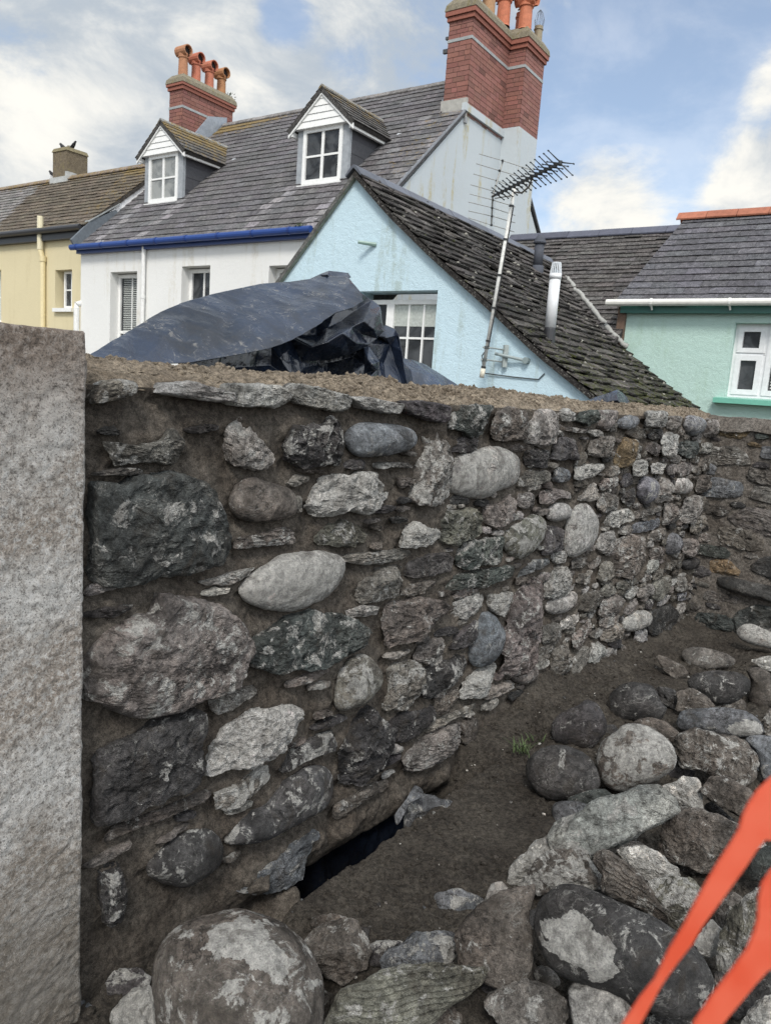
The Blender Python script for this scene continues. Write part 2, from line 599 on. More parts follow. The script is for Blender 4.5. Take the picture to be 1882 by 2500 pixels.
M = dict(
    stone=mat_stone(),
    mortar=mat_mortar('mortar', (0.056, 0.046, 0.037), (0.086, 0.075, 0.063)),
    bed=mat_mortar('mortar_bed', (0.140, 0.113, 0.084), (0.225, 0.187, 0.142), 1.3, 0.008),
    soil=mat_mortar('soil', (0.042, 0.036, 0.030), (0.072, 0.063, 0.052), 1.4, 0.014),
    granite=mat_granite(),
    white=mat_render('white_render', (0.73, 0.73, 0.71), (0.42, 0.36, 0.22), 0.3, 0.002),
    gable=mat_render('gable_render_shaded', (0.47, 0.51, 0.53), (0.40, 0.35, 0.20), 0.8, 0.002),  # white render again, with its bluish shade put into the colour
    yellow=mat_render('yellow_render', (0.64, 0.565, 0.37), (0.5, 0.42, 0.25), 0.25, 0.002),
    blue=mat_render('blue_render', (0.53, 0.68, 0.75), (0.33, 0.40, 0.36), 0.6, 0.005),
    green=mat_render('green_render', (0.47, 0.635, 0.58), (0.32, 0.46, 0.34), 0.35, 0.006),
    slate=mat_slate('slate', (0.135, 0.095, 0.035)),
    slate_moss=mat_slate('mossy_slate', (0.05, 0.055, 0.018), 0.014, 0.91),
    tintm=mat_tint('painted'),
    gloss=mat_tint('gloss_paint', 0.35, 0.9, 1.1, 0.0006, 20),
    brick=mat_tint('brick', 0.85, 0.8, 1.2, 0.003, 35),
    cap=mat_tint('lichened_cap', 0.95, 0.6, 1.4, 0.012, 18, 0, (0.17, 0.145, 0.06), 0.3),
    pot=mat_tint('terracotta', 0.8, 0.75, 1.25, 0.003, 14, 0, (0.24, 0.19, 0.06), 0.0),
    lead=mat_tint('lead', 0.6, 0.75, 1.25, 0.004, 12),
    metal=mat_tint('aerial_metal', 0.4, 0.6, 1.3, 0.0005, 60, 0.5),
    glass=mat_glass('window_glass', (0.02, 0.022, 0.025), (0.07, 0.075, 0.08)),
    glass_pale=mat_glass('curtained_glass', (0.30, 0.31, 0.30), (0.16, 0.17, 0.17)),
    plastic=mat_plastic('black_plastic'),
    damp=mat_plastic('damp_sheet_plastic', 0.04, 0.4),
)
# ------------------------------------------------------------------ stones
TINT = dict(g=(.222, .204, .184), d=(.066, .064, .063), p=(.090, .084, .086), n=(.088, .099, .093), w=(.84, .81, .75), l=(.42, .405, .38),
            b=(.150, .132, .115), q=(.185, .195, .208), o=(.23, .17, .10), k=(.235, .208, .190), v=(.200, .197, .162), t=(.300, .310, .290))


def chaikin(P, it=1):
    P = np.asarray(P, float)
    if it == 1:
        Q = np.roll(P, -1, 0)
        return np.stack([0.9 * P + 0.1 * Q, 0.1 * P + 0.9 * Q], 1).reshape(-1, 2)
    for _ in range(it):
        Q = np.roll(P, -1, 0)
        P = np.stack([0.75 * P + 0.25 * Q, 0.25 * P + 0.75 * Q], 1).reshape(-1, 2)
    return P


def resample(P, n):
    Q = np.vstack([P, P[:1]])
    d = np.r_[0, np.cumsum(np.linalg.norm(np.diff(Q, axis=0), axis=1))]
    t = np.linspace(0, d[-1], n, endpoint=False)
    return np.stack([np.interp(t, d, Q[:, 0]), np.interp(t, d, Q[:, 1])], 1)


def solid(poly, Tf, Tb, style, seed, nt_, nf_, rough=1.0, limepoly=None, lime=0.2):
    """closed stone from an outline (m); returns verts (n,3: x, y, out), faces, alpha"""
    rs = np.random.RandomState(seed)
    c = np.mean(resample(np.array(poly), 40), 0)
    P = chaikin(poly, 3 if style == 'c' else 1)
    P = resample(P, nt_) - c
    size = math.sqrt(abs(np.sum(P[:, 0] * np.roll(P[:, 1], -1) - np.roll(P[:, 0], -1) * P[:, 1])) / 2)
    k = {'c': 2.1, 'r': 4.6, 'f': 7.0, 's': 3.6, 'x': 7.0}[style]
    if style in 'rfs':
        rn = np.linalg.norm(P, axis=1, keepdims=True) + 1e-6
        P = P + P / rn * (fbm(np.hstack([P / size * 4, np.zeros((nt_, 1))]) + seed % 97, 3, seed) * size * 0.032 * rough)[:, None]
    phi = np.concatenate([np.geomspace(1e-5, 0.05, 60), np.linspace(0.05, math.pi - 0.05, 400)[1:-1], (math.pi - np.geomspace(1e-5, 0.05, 60))[::-1]])
    rho = np.abs(np.sin(phi)) ** (2 / k)
    hh = np.sign(np.cos(phi)) * np.abs(np.cos(phi)) ** (2 / k)
    hh = np.where(hh > 0, hh * Tf, hh * Tb)
    rad_ = np.linalg.norm(P, axis=1).mean()
    arc = np.r_[0, np.cumsum(np.hypot(np.diff(rho * rad_), np.diff(hh)))]
    ta_ = np.linspace(0, arc[-1], nf_ + 2)[1:-1]
    rho, hh = np.interp(ta_, arc, rho), np.interp(ta_, arc, hh)
    V = np.concatenate([np.array([[0, 0, Tf]])] + [np.hstack([P * r, np.full((nt_, 1), h)]) for r, h in zip(rho, hh)] + [np.array([[0, 0, -Tb]])])
    flat = V.copy()
    # broken facets
    nfac = {'c': 0, 'r': 12, 'f': 5, 's': 5, 'x': 0}[style]
    for i in range(nfac):
        az = rs.rand() * 6.283
        tl = math.radians({'r': 12 + (50 if Tb > Tf * .5 and Tb > .04 else 30) * rs.rand(), 'f': 3 + 14 * rs.rand() if i < 2 else 35 + 25 * rs.rand(), 's': 15 + 40 * rs.rand()}[style])
        n = np.array([math.cos(az) * math.sin(tl), math.sin(az) * math.sin(tl), math.cos(tl)])
        if Tb > Tf * 0.5 and i % 2 and style != 'x':
            n[2] *= -1
        s = V @ n
        d = s.max() * ({'r': 0.62 + 0.30 * rs.rand(), 'f': 0.80 + 0.15 * rs.rand(), 's': 0.66 + 0.28 * rs.rand()}[style])
        over = np.maximum(s - d, 0)
        V = V - over[:, None] * n * 0.93
    q = V / size
    off = rs.rand(3) * 50
    nv = V / (np.linalg.norm(V * np.array([1, 1, 1.5]), axis=1, keepdims=True) + 1e-6)
    amp = {'c': 0.026, 'r': 0.055, 'f': 0.040, 's': 0.045, 'x': 0.012}[style] * rough
    V = V + nv * (fbm(q * 2.6 + off, 4, seed) * amp * size)[:, None]
    rid = 1 - np.abs(fbm(q * 6.0 + off + 9, 4, seed + 5))
    V[:, 2] += (rid - 0.6) * {'c': 0.010, 'r': 0.085, 'f': 0.05, 's': 0.05, 'x': 0.004}[style] * size * rough * np.sign(V[:, 2] + 1e-9)
    if style != 'x':
        V = V + nv * ((0.55 - np.abs(fbm(V * 42 + off, 4, seed + 3))) * {'c': .0022, 'r': .0065, 'f': .0055, 's': .006}[style] * rough)[:, None]
    if style in 'rf':     # flaked steps
        V[:, 2] += (np.floor(fbm(q * np.array([1.6, 2.6, 1]) + off + 3, 3, seed + 11) * 2.6) * {'r': 0.016, 'f': 0.013}[style] * size ** .5 * .45 * rough) * np.sign(V[:, 2] + 1e-9)
    if style == 's':      # laminated edge
        ax = rs.rand() * 0.5 - 0.25
        y = (V[:, 1] * math.cos(ax) - V[:, 0] * math.sin(ax)) / 0.014 + fbm(q * 2 + off, 2, seed) * 1.2
        V[:, 2] += (np.floor(y) - y) * 0.007 * np.sign(V[:, 2] + 1e-9)
    F = [(0, 1 + j, 1 + (j + 1) % nt_) for j in range(nt_)]
    for i in range(nf_ - 1):
        a, b = 1 + i * nt_, 1 + (i + 1) * nt_
        F += [(a + j, b + j, b + (j + 1) % nt_, a + (j + 1) % nt_) for j in range(nt_)]
    a = 1 + (nf_ - 1) * nt_
    last = len(V) - 1
    F += [(a + j, last, a + (j + 1) % nt_) for j in range(nt_)]
    al = np.full(len(V), lime)
    if limepoly is not None:
        wob = np.stack([fbm(V * 28 + 3, 4, 5), fbm(V * 28 + 9, 4, 6)], 1) * 0.014
        ins = inpoly(flat[:, :2] + c + wob, np.array(limepoly)) & (flat[:, 2] > 0)
        al[ins] = 1.0
    V[:, :2] += c
    return V, F, al


def inpoly(pts, poly):
    x, y = pts[:, 0], pts[:, 1]
    r = np.zeros(len(pts), bool)
    n = len(poly)
    for i in range(n):
        x0, y0 = poly[i]
        x1, y1 = poly[(i + 1) % n]
        c = ((y0 > y) != (y1 > y))
        xi = (x1 - x0) * (y - y0) / ((y1 - y0) if abs(y1 - y0) > 1e-12 else 1e-12) + x0
        r ^= c & (x < xi)
    return r


# crop, outline, shape, colour, lime
WS = [
('W1',[(100,245),(150,150),(250,100),(420,110),(400,190),(330,240),(110,275)],'f','g',.4),
('W1',[(640,205),(700,125),(900,115),(1150,180),(1270,215),(1240,265),(1080,262),(870,240)],'f','l',.35),
('W4',[(-120,165),(-90,130),(100,135),(250,150),(330,195),(328,285),(220,312),(0,305),(-130,285)],'f','l',.4),
('W1',[(180,600),(330,605),(480,630),(640,600),(680,520),(740,505),(800,580),(850,700),(830,780),(760,785),(620,765),(480,755),(360,790),(290,790),(270,700)],'r','g',.3),
('W1',[(1195,500),(1280,395),(1340,440),(1430,560),(1540,690),(1480,800),(1400,800),(1240,750),(1210,650)],'r','l',.3),
('W1',[(165,960),(300,960),(345,1010),(470,920),(700,905),(960,945),(1060,1000),(1110,1200),(1160,1380),(1150,1510),(1060,1590),(850,1640),(640,1665),(300,1720),(130,1660),(160,1480),(165,1150)],'f','n',.25),
('W4',[(-90,1080),(-20,930),(80,890),(200,940),(380,990),(410,1100),(400,1180),(250,1230),(50,1240),(-60,1190)],'c','b',.05),
('W4',[(-110,1480),(-60,1400),(60,1360),(200,1345),(340,1305),(420,1340),(480,1375),(400,1420),(250,1440),(60,1455)],'s','g',.4),
('W2',[(50,180),(100,110),(250,50),(345,40),(340,100),(250,145),(120,180)],'s','l',.3),
('W2',[(70,720),(220,510),(420,420),(600,330),(640,200),(900,210),(1110,290),(1230,420),(1300,600),(1270,860),(1050,960),(820,1060),(600,1120),(350,1080),(110,960)],'f','g',.35),
('W2',[(1110,1150),(1070,1040),(1200,980),(1400,930),(1440,970),(1300,1080),(1210,1130)],'s','g',.4),
('W2',[(150,1470),(400,1340),(700,1220),(900,1150),(952,1165),(940,1400),(915,1690),(600,1830),(350,1950),(160,2020),(150,1800)],'f','p',.2),
('W3',[(75,610),(110,400),(200,280),(380,160),(560,100),(700,80),(760,110),(800,180),(760,260),(680,330),(600,430),(500,510),(350,530),(220,560),(120,600)],'r','w',.95),
('W2',[(980,80),(1100,50),(1250,0),(1420,-40),(1350,40),(1200,95),(1020,98)],'s','l',.55),
('D',[(527,1270),(565,1232),(620,1203),(690,1192),(738,1205),(740,1240),(705,1285),(650,1315),(590,1318),(545,1297)],'c','l',.95),
('D',[(548,1405),(575,1375),(620,1345),(680,1322),(720,1330),(770,1345),(797,1375),(790,1395),(740,1420),(680,1438),(610,1447),(560,1435)],'f','n',.4),
('W5',[(0,1110),(20,1060),(180,1000),(340,940),(355,965),(250,1040),(100,1085)],'s','g',.2),
('W5',[(430,1270),(440,1090),(470,950),(560,860),(650,840),(740,930),(760,1010),(720,1110),(620,1210),(520,1268)],'c','g',.4),
('W3',[(200,1180),(240,1080),(400,950),(560,850),(650,740),(780,640),(900,580),(990,610),(1020,700),(1000,820),(930,910),(780,980),(600,1080),(420,1170),(280,1195)],'c','p',.3),
('W3',[(100,900),(90,820),(250,730),(380,640),(480,580),(505,660),(440,750),(300,840),(200,918)],'r','g',.6),
('W3',[(650,620),(700,510),(760,440),(900,370),(1060,300),(1075,400),(1040,450),(900,500),(780,560),(690,615)],'f','d',.45),
('W3',[(1120,735),(1130,450),(1220,330),(1300,180),(1350,120),(1450,190),(1500,280),(1490,400),(1440,500),(1400,600),(1280,660),(1180,695)],'r','d',.25),
('W3',[(1080,990),(1085,900),(1200,840),(1400,720),(1485,690),(1490,760),(1350,820),(1200,920),(1110,1000)],'s','b',.3),
('W3',[(290,1560),(340,1470),(560,1330),(700,1240),(880,1100),(925,1110),(850,1200),(800,1330),(760,1470),(600,1560),(450,1580)],'f','q',.35),
('D',[(345,1905),(325,1880),(350,1850),(390,1815),(430,1795),(465,1800),(482,1830),(475,1865),(440,1895),(400,1915)],'c','d',.3),
('D',[(222,1880),(258,1868),(270,1900),(276,1960),(268,1992),(235,1998),(222,1950)],'r','d',.3),
('D',[(225,1800),(300,1772),(400,1733),(460,1705),(463,1728),(380,1760),(290,1795),(235,1820)],'s','b',.2),
('W4',[(370,230),(370,160),(440,130),(650,180),(830,220),(825,330),(750,342),(600,325),(420,280)],'f','l',.35),
('W4',[(870,240),(1000,235),(1150,270),(1260,285),(1220,362),(1080,345),(950,320)],'f','l',.55),
('W4',[(1290,270),(1450,270),(1640,300),(1610,430),(1560,432),(1400,388),(1300,345)],'f','p',.15),
('W4',[(340,620),(350,520),(430,460),(620,490),(680,400),(750,440),(800,560),(780,680),(740,782),(600,768),(470,782),(350,725)],'r','d',.35),
('W4',[(840,570),(900,470),(1050,440),(1250,465),(1350,500),(1385,570),(1360,640),(1200,700),(1000,715),(900,680)],'c','q',.15),
('W6',[(60,1060),(110,850),(130,680),(190,600),(190,380),(300,350),(370,440),(430,580),(400,720),(410,870),(380,1000),(300,1070),(150,1095)],'r','g',.5),
('W4',[(570,990),(680,885),(860,880),(1050,860),(1200,900),(1220,1020),(1100,1110),(940,1140),(800,1160),(600,1200),(540,1100)],'r','w',.85),
('W4',[(350,940),(430,875),(540,885),(530,920),(420,962)],'s','g',.1),
('W4',[(425,1060),(470,1040),(475,1120),(450,1172),(425,1130)],'r','g',.1),
('W4',[(590,1400),(650,1290),(800,1240),(920,1280),(990,1350),(930,1410),(860,1458),(720,1435),(620,1432)],'r','v',.35),
('W4',[(1240,1445),(1300,1330),(1390,1250),(1500,1300),(1570,1290),(1575,1380),(1500,1420),(1400,1458)],'r','w',1.1),
('W4',[(805,1540),(900,1510),(1100,1500),(1300,1465),(1350,1500),(1250,1560),(1100,1602),(930,1592),(830,1570)],'s','g',.4),
('W5',[(1010,190),(1015,90),(1120,30),(1300,5),(1360,70),(1350,140),(1200,180),(1060,197)],'f','p',.15),
('W5',[(590,380),(600,260),(720,190),(930,100),(950,150),(930,250),(880,345),(760,388),(640,398)],'r','g',.3),
('W5',[(950,350),(1000,280),(1080,245),(1200,235),(1225,290),(1150,322),(1040,350)],'r','b',.2),
('W7',[(-30,480),(100,440),(300,400),(450,370),(620,340),(655,440),(560,472),(440,512),(350,548),(150,562),(0,592),(-50,545)],'s','n',.35),
('W5',[(505,470),(680,435),(780,450),(770,500),(560,527),(520,515)],'s','l',.3),
('W5',[(770,560),(780,450),(880,410),(1050,405),(1180,370),(1320,450),(1220,600),(1200,635),(1080,652),(950,705),(880,750),(820,745)],'r','b',.2),
('W5',[(1345,450),(1430,390),(1600,330),(1610,400),(1530,500),(1480,527),(1370,522)],'r','l',.75),
('W5',[(1355,785),(1390,680),(1470,600),(1550,540),(1530,680),(1500,750),(1400,787)],'f','p',.25),
('W7',[(210,1260),(240,1100),(300,930),(350,820),(420,830),(500,930),(540,1020),(510,1140),(450,1260),(340,1357),(250,1342)],'c','q',.12),
('W5',[(1060,880),(1070,800),(1200,715),(1290,690),(1300,780),(1200,865),(1140,897)],'r','g',.25),
('W5',[(815,862),(850,825),(1030,800),(1000,828),(880,867)],'s','g',.1),
('W5',[(1090,1145),(1090,980),(1200,930),(1380,850),(1460,850),(1490,910),(1470,970),(1300,1070),(1150,1152)],'r','d',.3),
('W5',[(860,960),(960,900),(1060,900),(1080,950),(1060,1080),(1010,1180),(960,1258),(825,1258),(865,1100)],'r','g',.4),
('W7',[(110,1650),(140,1540),(300,1430),(440,1350),(470,1400),(460,1520),(380,1600),(280,1665),(130,1680)],'r','w',1.0),
('W5',[(860,1410),(870,1370),(1000,1290),(1190,1240),(1190,1350),(1050,1470),(880,1558)],'f','d',.12),
('W5',[(1210,1345),(1215,1190),(1400,1100),(1400,1200),(1320,1302)],'r','b',.2),
('W5',[(1095,1485),(1100,1430),(1320,1330),(1530,1230),(1530,1270),(1340,1372),(1200,1455)],'s','g',.2),
('W5',[(830,1600),(900,1565),(965,1590),(920,1642),(850,1638)],'r','l',.6),
('W5',[(990,1650),(1100,1530),(1300,1420),(1430,1390),(1440,1560),(1300,1640),(1150,1722),(1000,1765),(950,1725)],'s','g',.25),
('W5',[(1440,1400),(1550,1350),(1540,1545),(1450,1572)],'f','b',.2),
('W6',[(410,360),(450,170),(650,115),(830,150),(830,280),(780,375),(620,437),(540,375)],'r','n',.4),
('W6',[(810,430),(890,200),(1050,170),(1220,210),(1230,330),(1200,465),(1080,445),(930,482)],'r','b',.35),
('W6',[(1195,490),(1230,330),(1290,195),(1420,175),(1480,240),(1450,400),(1450,500),(1380,535),(1280,512)],'f','l',.25),
('W6',[(410,990),(440,780),(530,640),(700,590),(850,540),(1000,590),(1080,650),(1095,780),(1060,900),(940,972),(720,1052),(580,1032)],'c','l',.75),
('W6',[(1165,690),(1145,600),(1300,580),(1440,590),(1440,690),(1390,762),(1220,752)],'r','d',.25),
('W6',[(1125,955),(1130,830),(1200,800),(1440,795),(1440,900),(1300,935)],'f','g',.3),
('W6',[(1480,820),(1550,750),(1600,780),(1640,885),(1520,908)],'r','q',.3),
('W6',[(1325,1125),(1340,1000),(1500,990),(1700,1020),(1700,1095),(1520,1062),(1430,1125)],'r','g',.4),
('W6',[(1100,1135),(1130,1030),(1250,1020),(1300,1090),(1260,1142),(1150,1158)],'r','g',.3),
('W6',[(1415,1280),(1440,1150),(1560,1112),(1640,1150),(1645,1230),(1560,1292),(1470,1308)],'c','l',.35),
('W6',[(800,1285),(795,1160),(940,1110),(1010,1040),(1060,1060),(1050,1180),(1010,1300),(950,1372),(860,1372)],'f','g',.2),
('W6',[(305,1380),(335,1210),(500,1190),(700,1180),(750,1220),(750,1400),(680,1475),(560,1490),(480,1542),(380,1512)],'r','v',.3),
('W7',[(75,330),(100,230),(200,110),(350,70),(530,50),(530,200),(480,300),(340,338),(130,375)],'r','n',.45),
('W6',[(980,1510),(1000,1420),(1120,1320),(1280,1245),(1375,1290),(1360,1420),(1280,1560),(1180,1665),(1040,1645)],'c','v',.5),
('W6',[(1368,1645),(1400,1470),(1440,1370),(1590,1390),(1570,1530),(1490,1625),(1390,1655)],'r','p',.15),
('W8',[(105,1140),(110,980),(160,860),(240,815),(310,860),(340,960),(320,1080),(240,1185),(130,1230)],'c','l',.6),
('W7',[(660,435),(680,380),(860,290),(1010,270),(1028,320),(900,382),(720,445)],'s','q',.35),
('W7',[(972,655),(980,540),(1030,410),(1130,345),(1225,380),(1225,480),(1180,605),(1060,658)],'r','l',.4),
('W7',[(985,810),(990,700),(1150,640),(1270,585),(1290,680),(1200,795),(1070,840)],'c','l',.25),
('W7',[(1225,375),(1230,310),(1300,275),(1400,255),(1408,328),(1350,355)],'r','g',.3),
('W7',[(1285,515),(1290,430),(1440,380),(1430,485),(1380,530)],'r','g',.3),
('W7',[(515,1400),(520,1150),(600,850),(700,620),(860,480),(930,560),(980,760),(965,1000),(940,1180),(860,1265),(740,1375),(600,1415)],'r','k',.3),
('W7',[(425,760),(415,640),(560,620),(640,620),(605,750),(540,845),(470,825)],'r','l',.65),
('W7',[(955,1148),(965,960),(1100,925),(1125,1000),(1050,1125)],'r','g',.25),
('W7',[(1120,985),(1140,900),(1310,815),(1328,900),(1200,985)],'r','l',.3),
('W7',[(1230,1175),(1250,1060),(1400,900),(1442,880),(1435,980),(1385,1115),(1290,1185)],'r','g',.35),
('W7',[(1045,1435),(1055,1200),(1180,1115),(1230,1150),(1232,1330),(1140,1425)],'r','g',.3),
('W7',[(1220,1428),(1240,1300),(1400,1145),(1412,1220),(1365,1335),(1300,1428)],'f','g',.2),
('W7',[(1390,1315),(1400,1200),(1510,1095),(1568,1200),(1535,1285),(1450,1328)],'r','l',.4),
('W7',[(630,1505),(700,1420),(850,1345),(900,1410),(865,1495),(780,1552)],'c','g',.35),
('W7',[(900,1670),(980,1590),(1060,1575),(1075,1650),(1000,1725)],'c','q',.2),
('W7',[(340,1670),(450,1580),(620,1515),(662,1560),(560,1645),(400,1705)],'s','g',.3),
]
for e in [
([(50,130),(100,90),(160,130),(160,180),(80,187)],'r','l',.5),([(188,182),(220,108),(350,98),(352,192),(290,212)],'r','n',.3),
([(368,232),(388,108),(472,98),(462,180),(410,252)],'f','g',.2),([(503,192),(540,138),(645,143),(660,190),(600,247),(520,242)],'c','q',.2),
([(663,212),(700,113),(862,108),(867,210),(800,237)],'r','l',.3),([(868,232),(880,148),(982,148),(962,200),(910,247)],'r','g',.3),
([(1010,250),(1015,180),(1060,133),(1140,158),(1148,220),(1100,292),(1050,292)],'c','q',.3),([(1163,292),(1178,168),(1262,178),(1262,290),(1210,313)],'r','g',.3),
([(1264,292),(1275,188),(1328,240),(1310,292)],'r','g',.3),([(58,252),(70,220),(290,250),(292,277),(200,272)],'s','g',.4),
([(8,472),(20,318),(222,308),(232,400),(180,467),(100,482)],'r','p',.2),([(268,432),(290,328),(462,298),(472,380),(420,452),(330,452)],'r','g',.25),
([(488,532),(500,420),(550,318),(612,328),(592,440),(570,537)],'s','o',.2),([(593,562),(608,490),(702,478),(722,540),(690,602),(620,602)],'r','l',.7),
([(738,572),(745,508),(892,508),(882,562),(820,587)],'r','w',.8),([(823,442),(828,320),(880,268),(942,290),(947,380),(920,462)],'r','l',.35),
([(953,422),(958,338),(1092,338),(1097,430),(1030,467)],'r','n',.2),([(1103,402),(1110,358),(1232,348),(1242,400),(1140,432)],'r','g',.3),
([(163,622),(173,530),(412,512),(417,562),(300,612),(200,632)],'r','w',1.1),([(178,792),(320,658),(367,700),(362,782),(250,792)],'r','l',.3),
([(653,762),(668,640),(720,598),(782,630),(792,690),(742,792),(700,817)],'c','q',.35),([(788,800),(828,618),(872,618),(912,700),(902,775),(830,800)],'r','g',.3),
([(928,732),(950,628),(1010,608),(1067,660),(1052,722),(990,742)],'c','l',.35),([(1083,722),(1110,618),(1222,578),(1252,640),(1202,702),(1110,737)],'r','g',.25),
([(348,852),(370,748),(440,728),(517,770),(492,852),(400,882)],'r','g',.3),([(528,802),(560,718),(642,698),(647,782),(590,822)],'r','d',.2),
([(378,982),(430,888),(560,848),(602,860),(592,942),(480,987)],'r','l',.5),([(598,932),(620,878),(842,828),(842,862),(700,922)],'s','g',.3),
([(621,1042),(628,970),(760,938),(832,922),(832,982),(740,1022)],'f','q',.15),([(848,962),(850,818),(932,818),(962,880),(952,952),(890,972)],'r','g',.35),
([(968,932),(990,778),(1112,758),(1122,862),(1020,962)],'r','g',.3),([(1124,862),(1130,758),(1222,758),(1232,842)],'r','g',.3),
([(1028,1012),(1050,938),(1202,888),(1212,992),(1080,1042)],'r','g',.3),([(348,1152),(350,1058),(482,1018),(452,1162),(380,1182)],'r','l',.35),
([(528,1052),(540,988),(612,978),(602,1052)],'r','g',.2),([(488,1342),(490,1100),(600,1058),(722,1078),(732,1250),(682,1332),(560,1372)],'r','k',.35),
([(738,1092),(750,1028),(882,998),(872,1062),(800,1102)],'r','g',.35),([(868,1192),(880,1058),(942,1033),(982,1100),(962,1172),(890,1207)],'c','q',.2),
([(988,1162),(1000,1078),(1112,1088),(1102,1182),(1030,1227)],'r','g',.2),([(738,1232),(750,1158),(852,1148),(842,1232),(790,1252)],'r','b',.3),
([(998,1312),(1010,1238),(1112,1218),(1112,1272),(1050,1322)],'c','d',.0),([(848,1322),(860,1258),(952,1248),(942,1312)],'r','g',.3),
([(358,1402),(370,1278),(462,1258),(462,1382),(400,1422)],'r','g',.3),([(768,1402),(780,1318),(852,1308),(842,1392)],'r','g',.3),
([(768,1542),(780,1418),(882,1358),(892,1452),(800,1552)],'f','g',.2),([(358,1512),(380,1438),(492,1418),(497,1492),(420,1522)],'r','g',.3),
([(491,1462),(500,1408),(632,1378),(622,1422),(560,1467)],'r','g',.3),([(558,1522),(570,1458),(662,1438),(662,1502),(580,1552)],'r','l',.5),
([(208,1632),(220,1508),(342,1468),(372,1532),(300,1642)],'r','b',.3),([(358,1672),(370,1568),(502,1508),(547,1562),(520,1652),(400,1682)],'r','g',.3),
([(538,1662),(560,1598),(642,1538),(647,1582),(600,1652)],'r','g',.3),([(528,1752),(570,1668),(702,1623),(747,1660),(737,1722),(640,1782),(560,1792)],'c','w',.6),
([(348,1762),(370,1698),(502,1638),(492,1722),(400,1777)],'r','g',.3),([(735,1650),(900,1578),(932,1642),(922,1762),(820,1832),(728,1802)],'f','d',.1),
([(598,1852),(620,1788),(702,1768),(722,1852),(650,1872)],'r','l',.4),([(368,1852),(380,1788),(522,1728),(522,1832),(440,1882)],'r','g',.3),
([(948,1562),(960,1508),(1032,1488),(1022,1542)],'r','q',.3),([(948,1492),(960,1378),(1032,1368),(1022,1452)],'r','g',.3),
([(1038,1422),(1050,1378),(1172,1328),(1162,1382)],'r','g',.3),([(998,1762),(1020,1678),(1102,1648),(1112,1702),(1060,1782)],'r','d',.3),
([(1138,1122),(1130,1058),(1202,1048),(1232,1122)],'r','g',.3)]:
    WS.append(('W8',) + e)

S0, S1 = 0.86, 5.72          # extent of the wall along itself
WTOP = 1.475


def wall_sz(crop, pts, n=0.016):
    r = []
    for x, y in px(crop, pts):
        p = on(x, y, N3, WOFF + n)
        r.append((p @ W3, p[2]))
    return r


CELL = 0.008


class Occ:
    def __init__(s, a0, a1, b0, b1):
        s.a0, s.b0 = a0, b0
        s.na, s.nb = int((a1 - a0) / CELL) + 1, int((b1 - b0) / CELL) + 1
        A, B = np.meshgrid(a0 + np.arange(s.na) * CELL, b0 + np.arange(s.nb) * CELL, indexing='ij')
        s.A, s.B = A, B
        s.m = np.zeros((s.na, s.nb), bool)

    def mask(s, poly):
        P = np.array(poly)
        i0, j0 = [max(0, int((P[:, k].min() - (s.a0, s.b0)[k]) / CELL) - 1) for k in (0, 1)]
        i1, j1 = [int((P[:, k].max() - (s.a0, s.b0)[k]) / CELL) + 2 for k in (0, 1)]
        i1, j1 = min(i1, s.na), min(j1, s.nb)
        if i1 <= i0 or j1 <= j0:
            return None
        sub = inpoly(np.stack([s.A[i0:i1, j0:j1].ravel(), s.B[i0:i1, j0:j1].ravel()], 1), P).reshape(i1 - i0, j1 - j0)
        return i0, i1, j0, j1, sub

    def put(s, poly):
        r = s.mask(poly)
        if r:
            s.m[r[0]:r[1], r[2]:r[3]] |= r[4]

    def free(s, poly, tol=0.06):
        r = s.mask(poly)
        if r is None or r[4].sum() < 4:
            return False
        return (s.m[r[0]:r[1], r[2]:r[3]] & r[4]).sum() <= tol * r[4].sum()

    def dist(s, it=10):
        d = np.full(s.m.shape, it + 1.0)
        cur = s.m.copy()
        d[cur] = 0
        for k in range(1, it + 1):
            nx = cur.copy()
            nx[1:] |= cur[:-1]; nx[:-1] |= cur[1:]
            if k % 2 == 0:
                nx[1:, 1:] |= cur[:-1, :-1]; nx[:-1, :-1] |= cur[1:, 1:]; nx[1:, :-1] |= cur[:-1, 1:]; nx[:-1, 1:] |= cur[1:, :-1]
            nx[:, 1:] |= cur[:, :-1]; nx[:, :-1] |= cur[:, 1:]
            d[nx & ~cur] = k
            cur = nx
        return d


def rnd_shape(rs, a, b, w, h):
    n = rs.randint(6, 9)
    t = np.sort(rs.rand(n) * 0.5 + np.arange(n)) / n * 2 * math.pi
    k = rs.choice([3, 5, 8])
    r = []
    tilt = (rs.rand() - 0.5) * 0.2
    for x in t:
        c, s_ = math.cos(x), math.sin(x)
        q = (abs(c) ** k + abs(s_) ** k) ** (-1 / k) * (0.85 + 0.25 * rs.rand())
        X, Y = c * q * w / 2, s_ * q * h / 2
        r.append((a + X * math.cos(tilt) - Y * math.sin(tilt), b + X * math.sin(tilt) + Y * math.cos(tilt)))
    return r


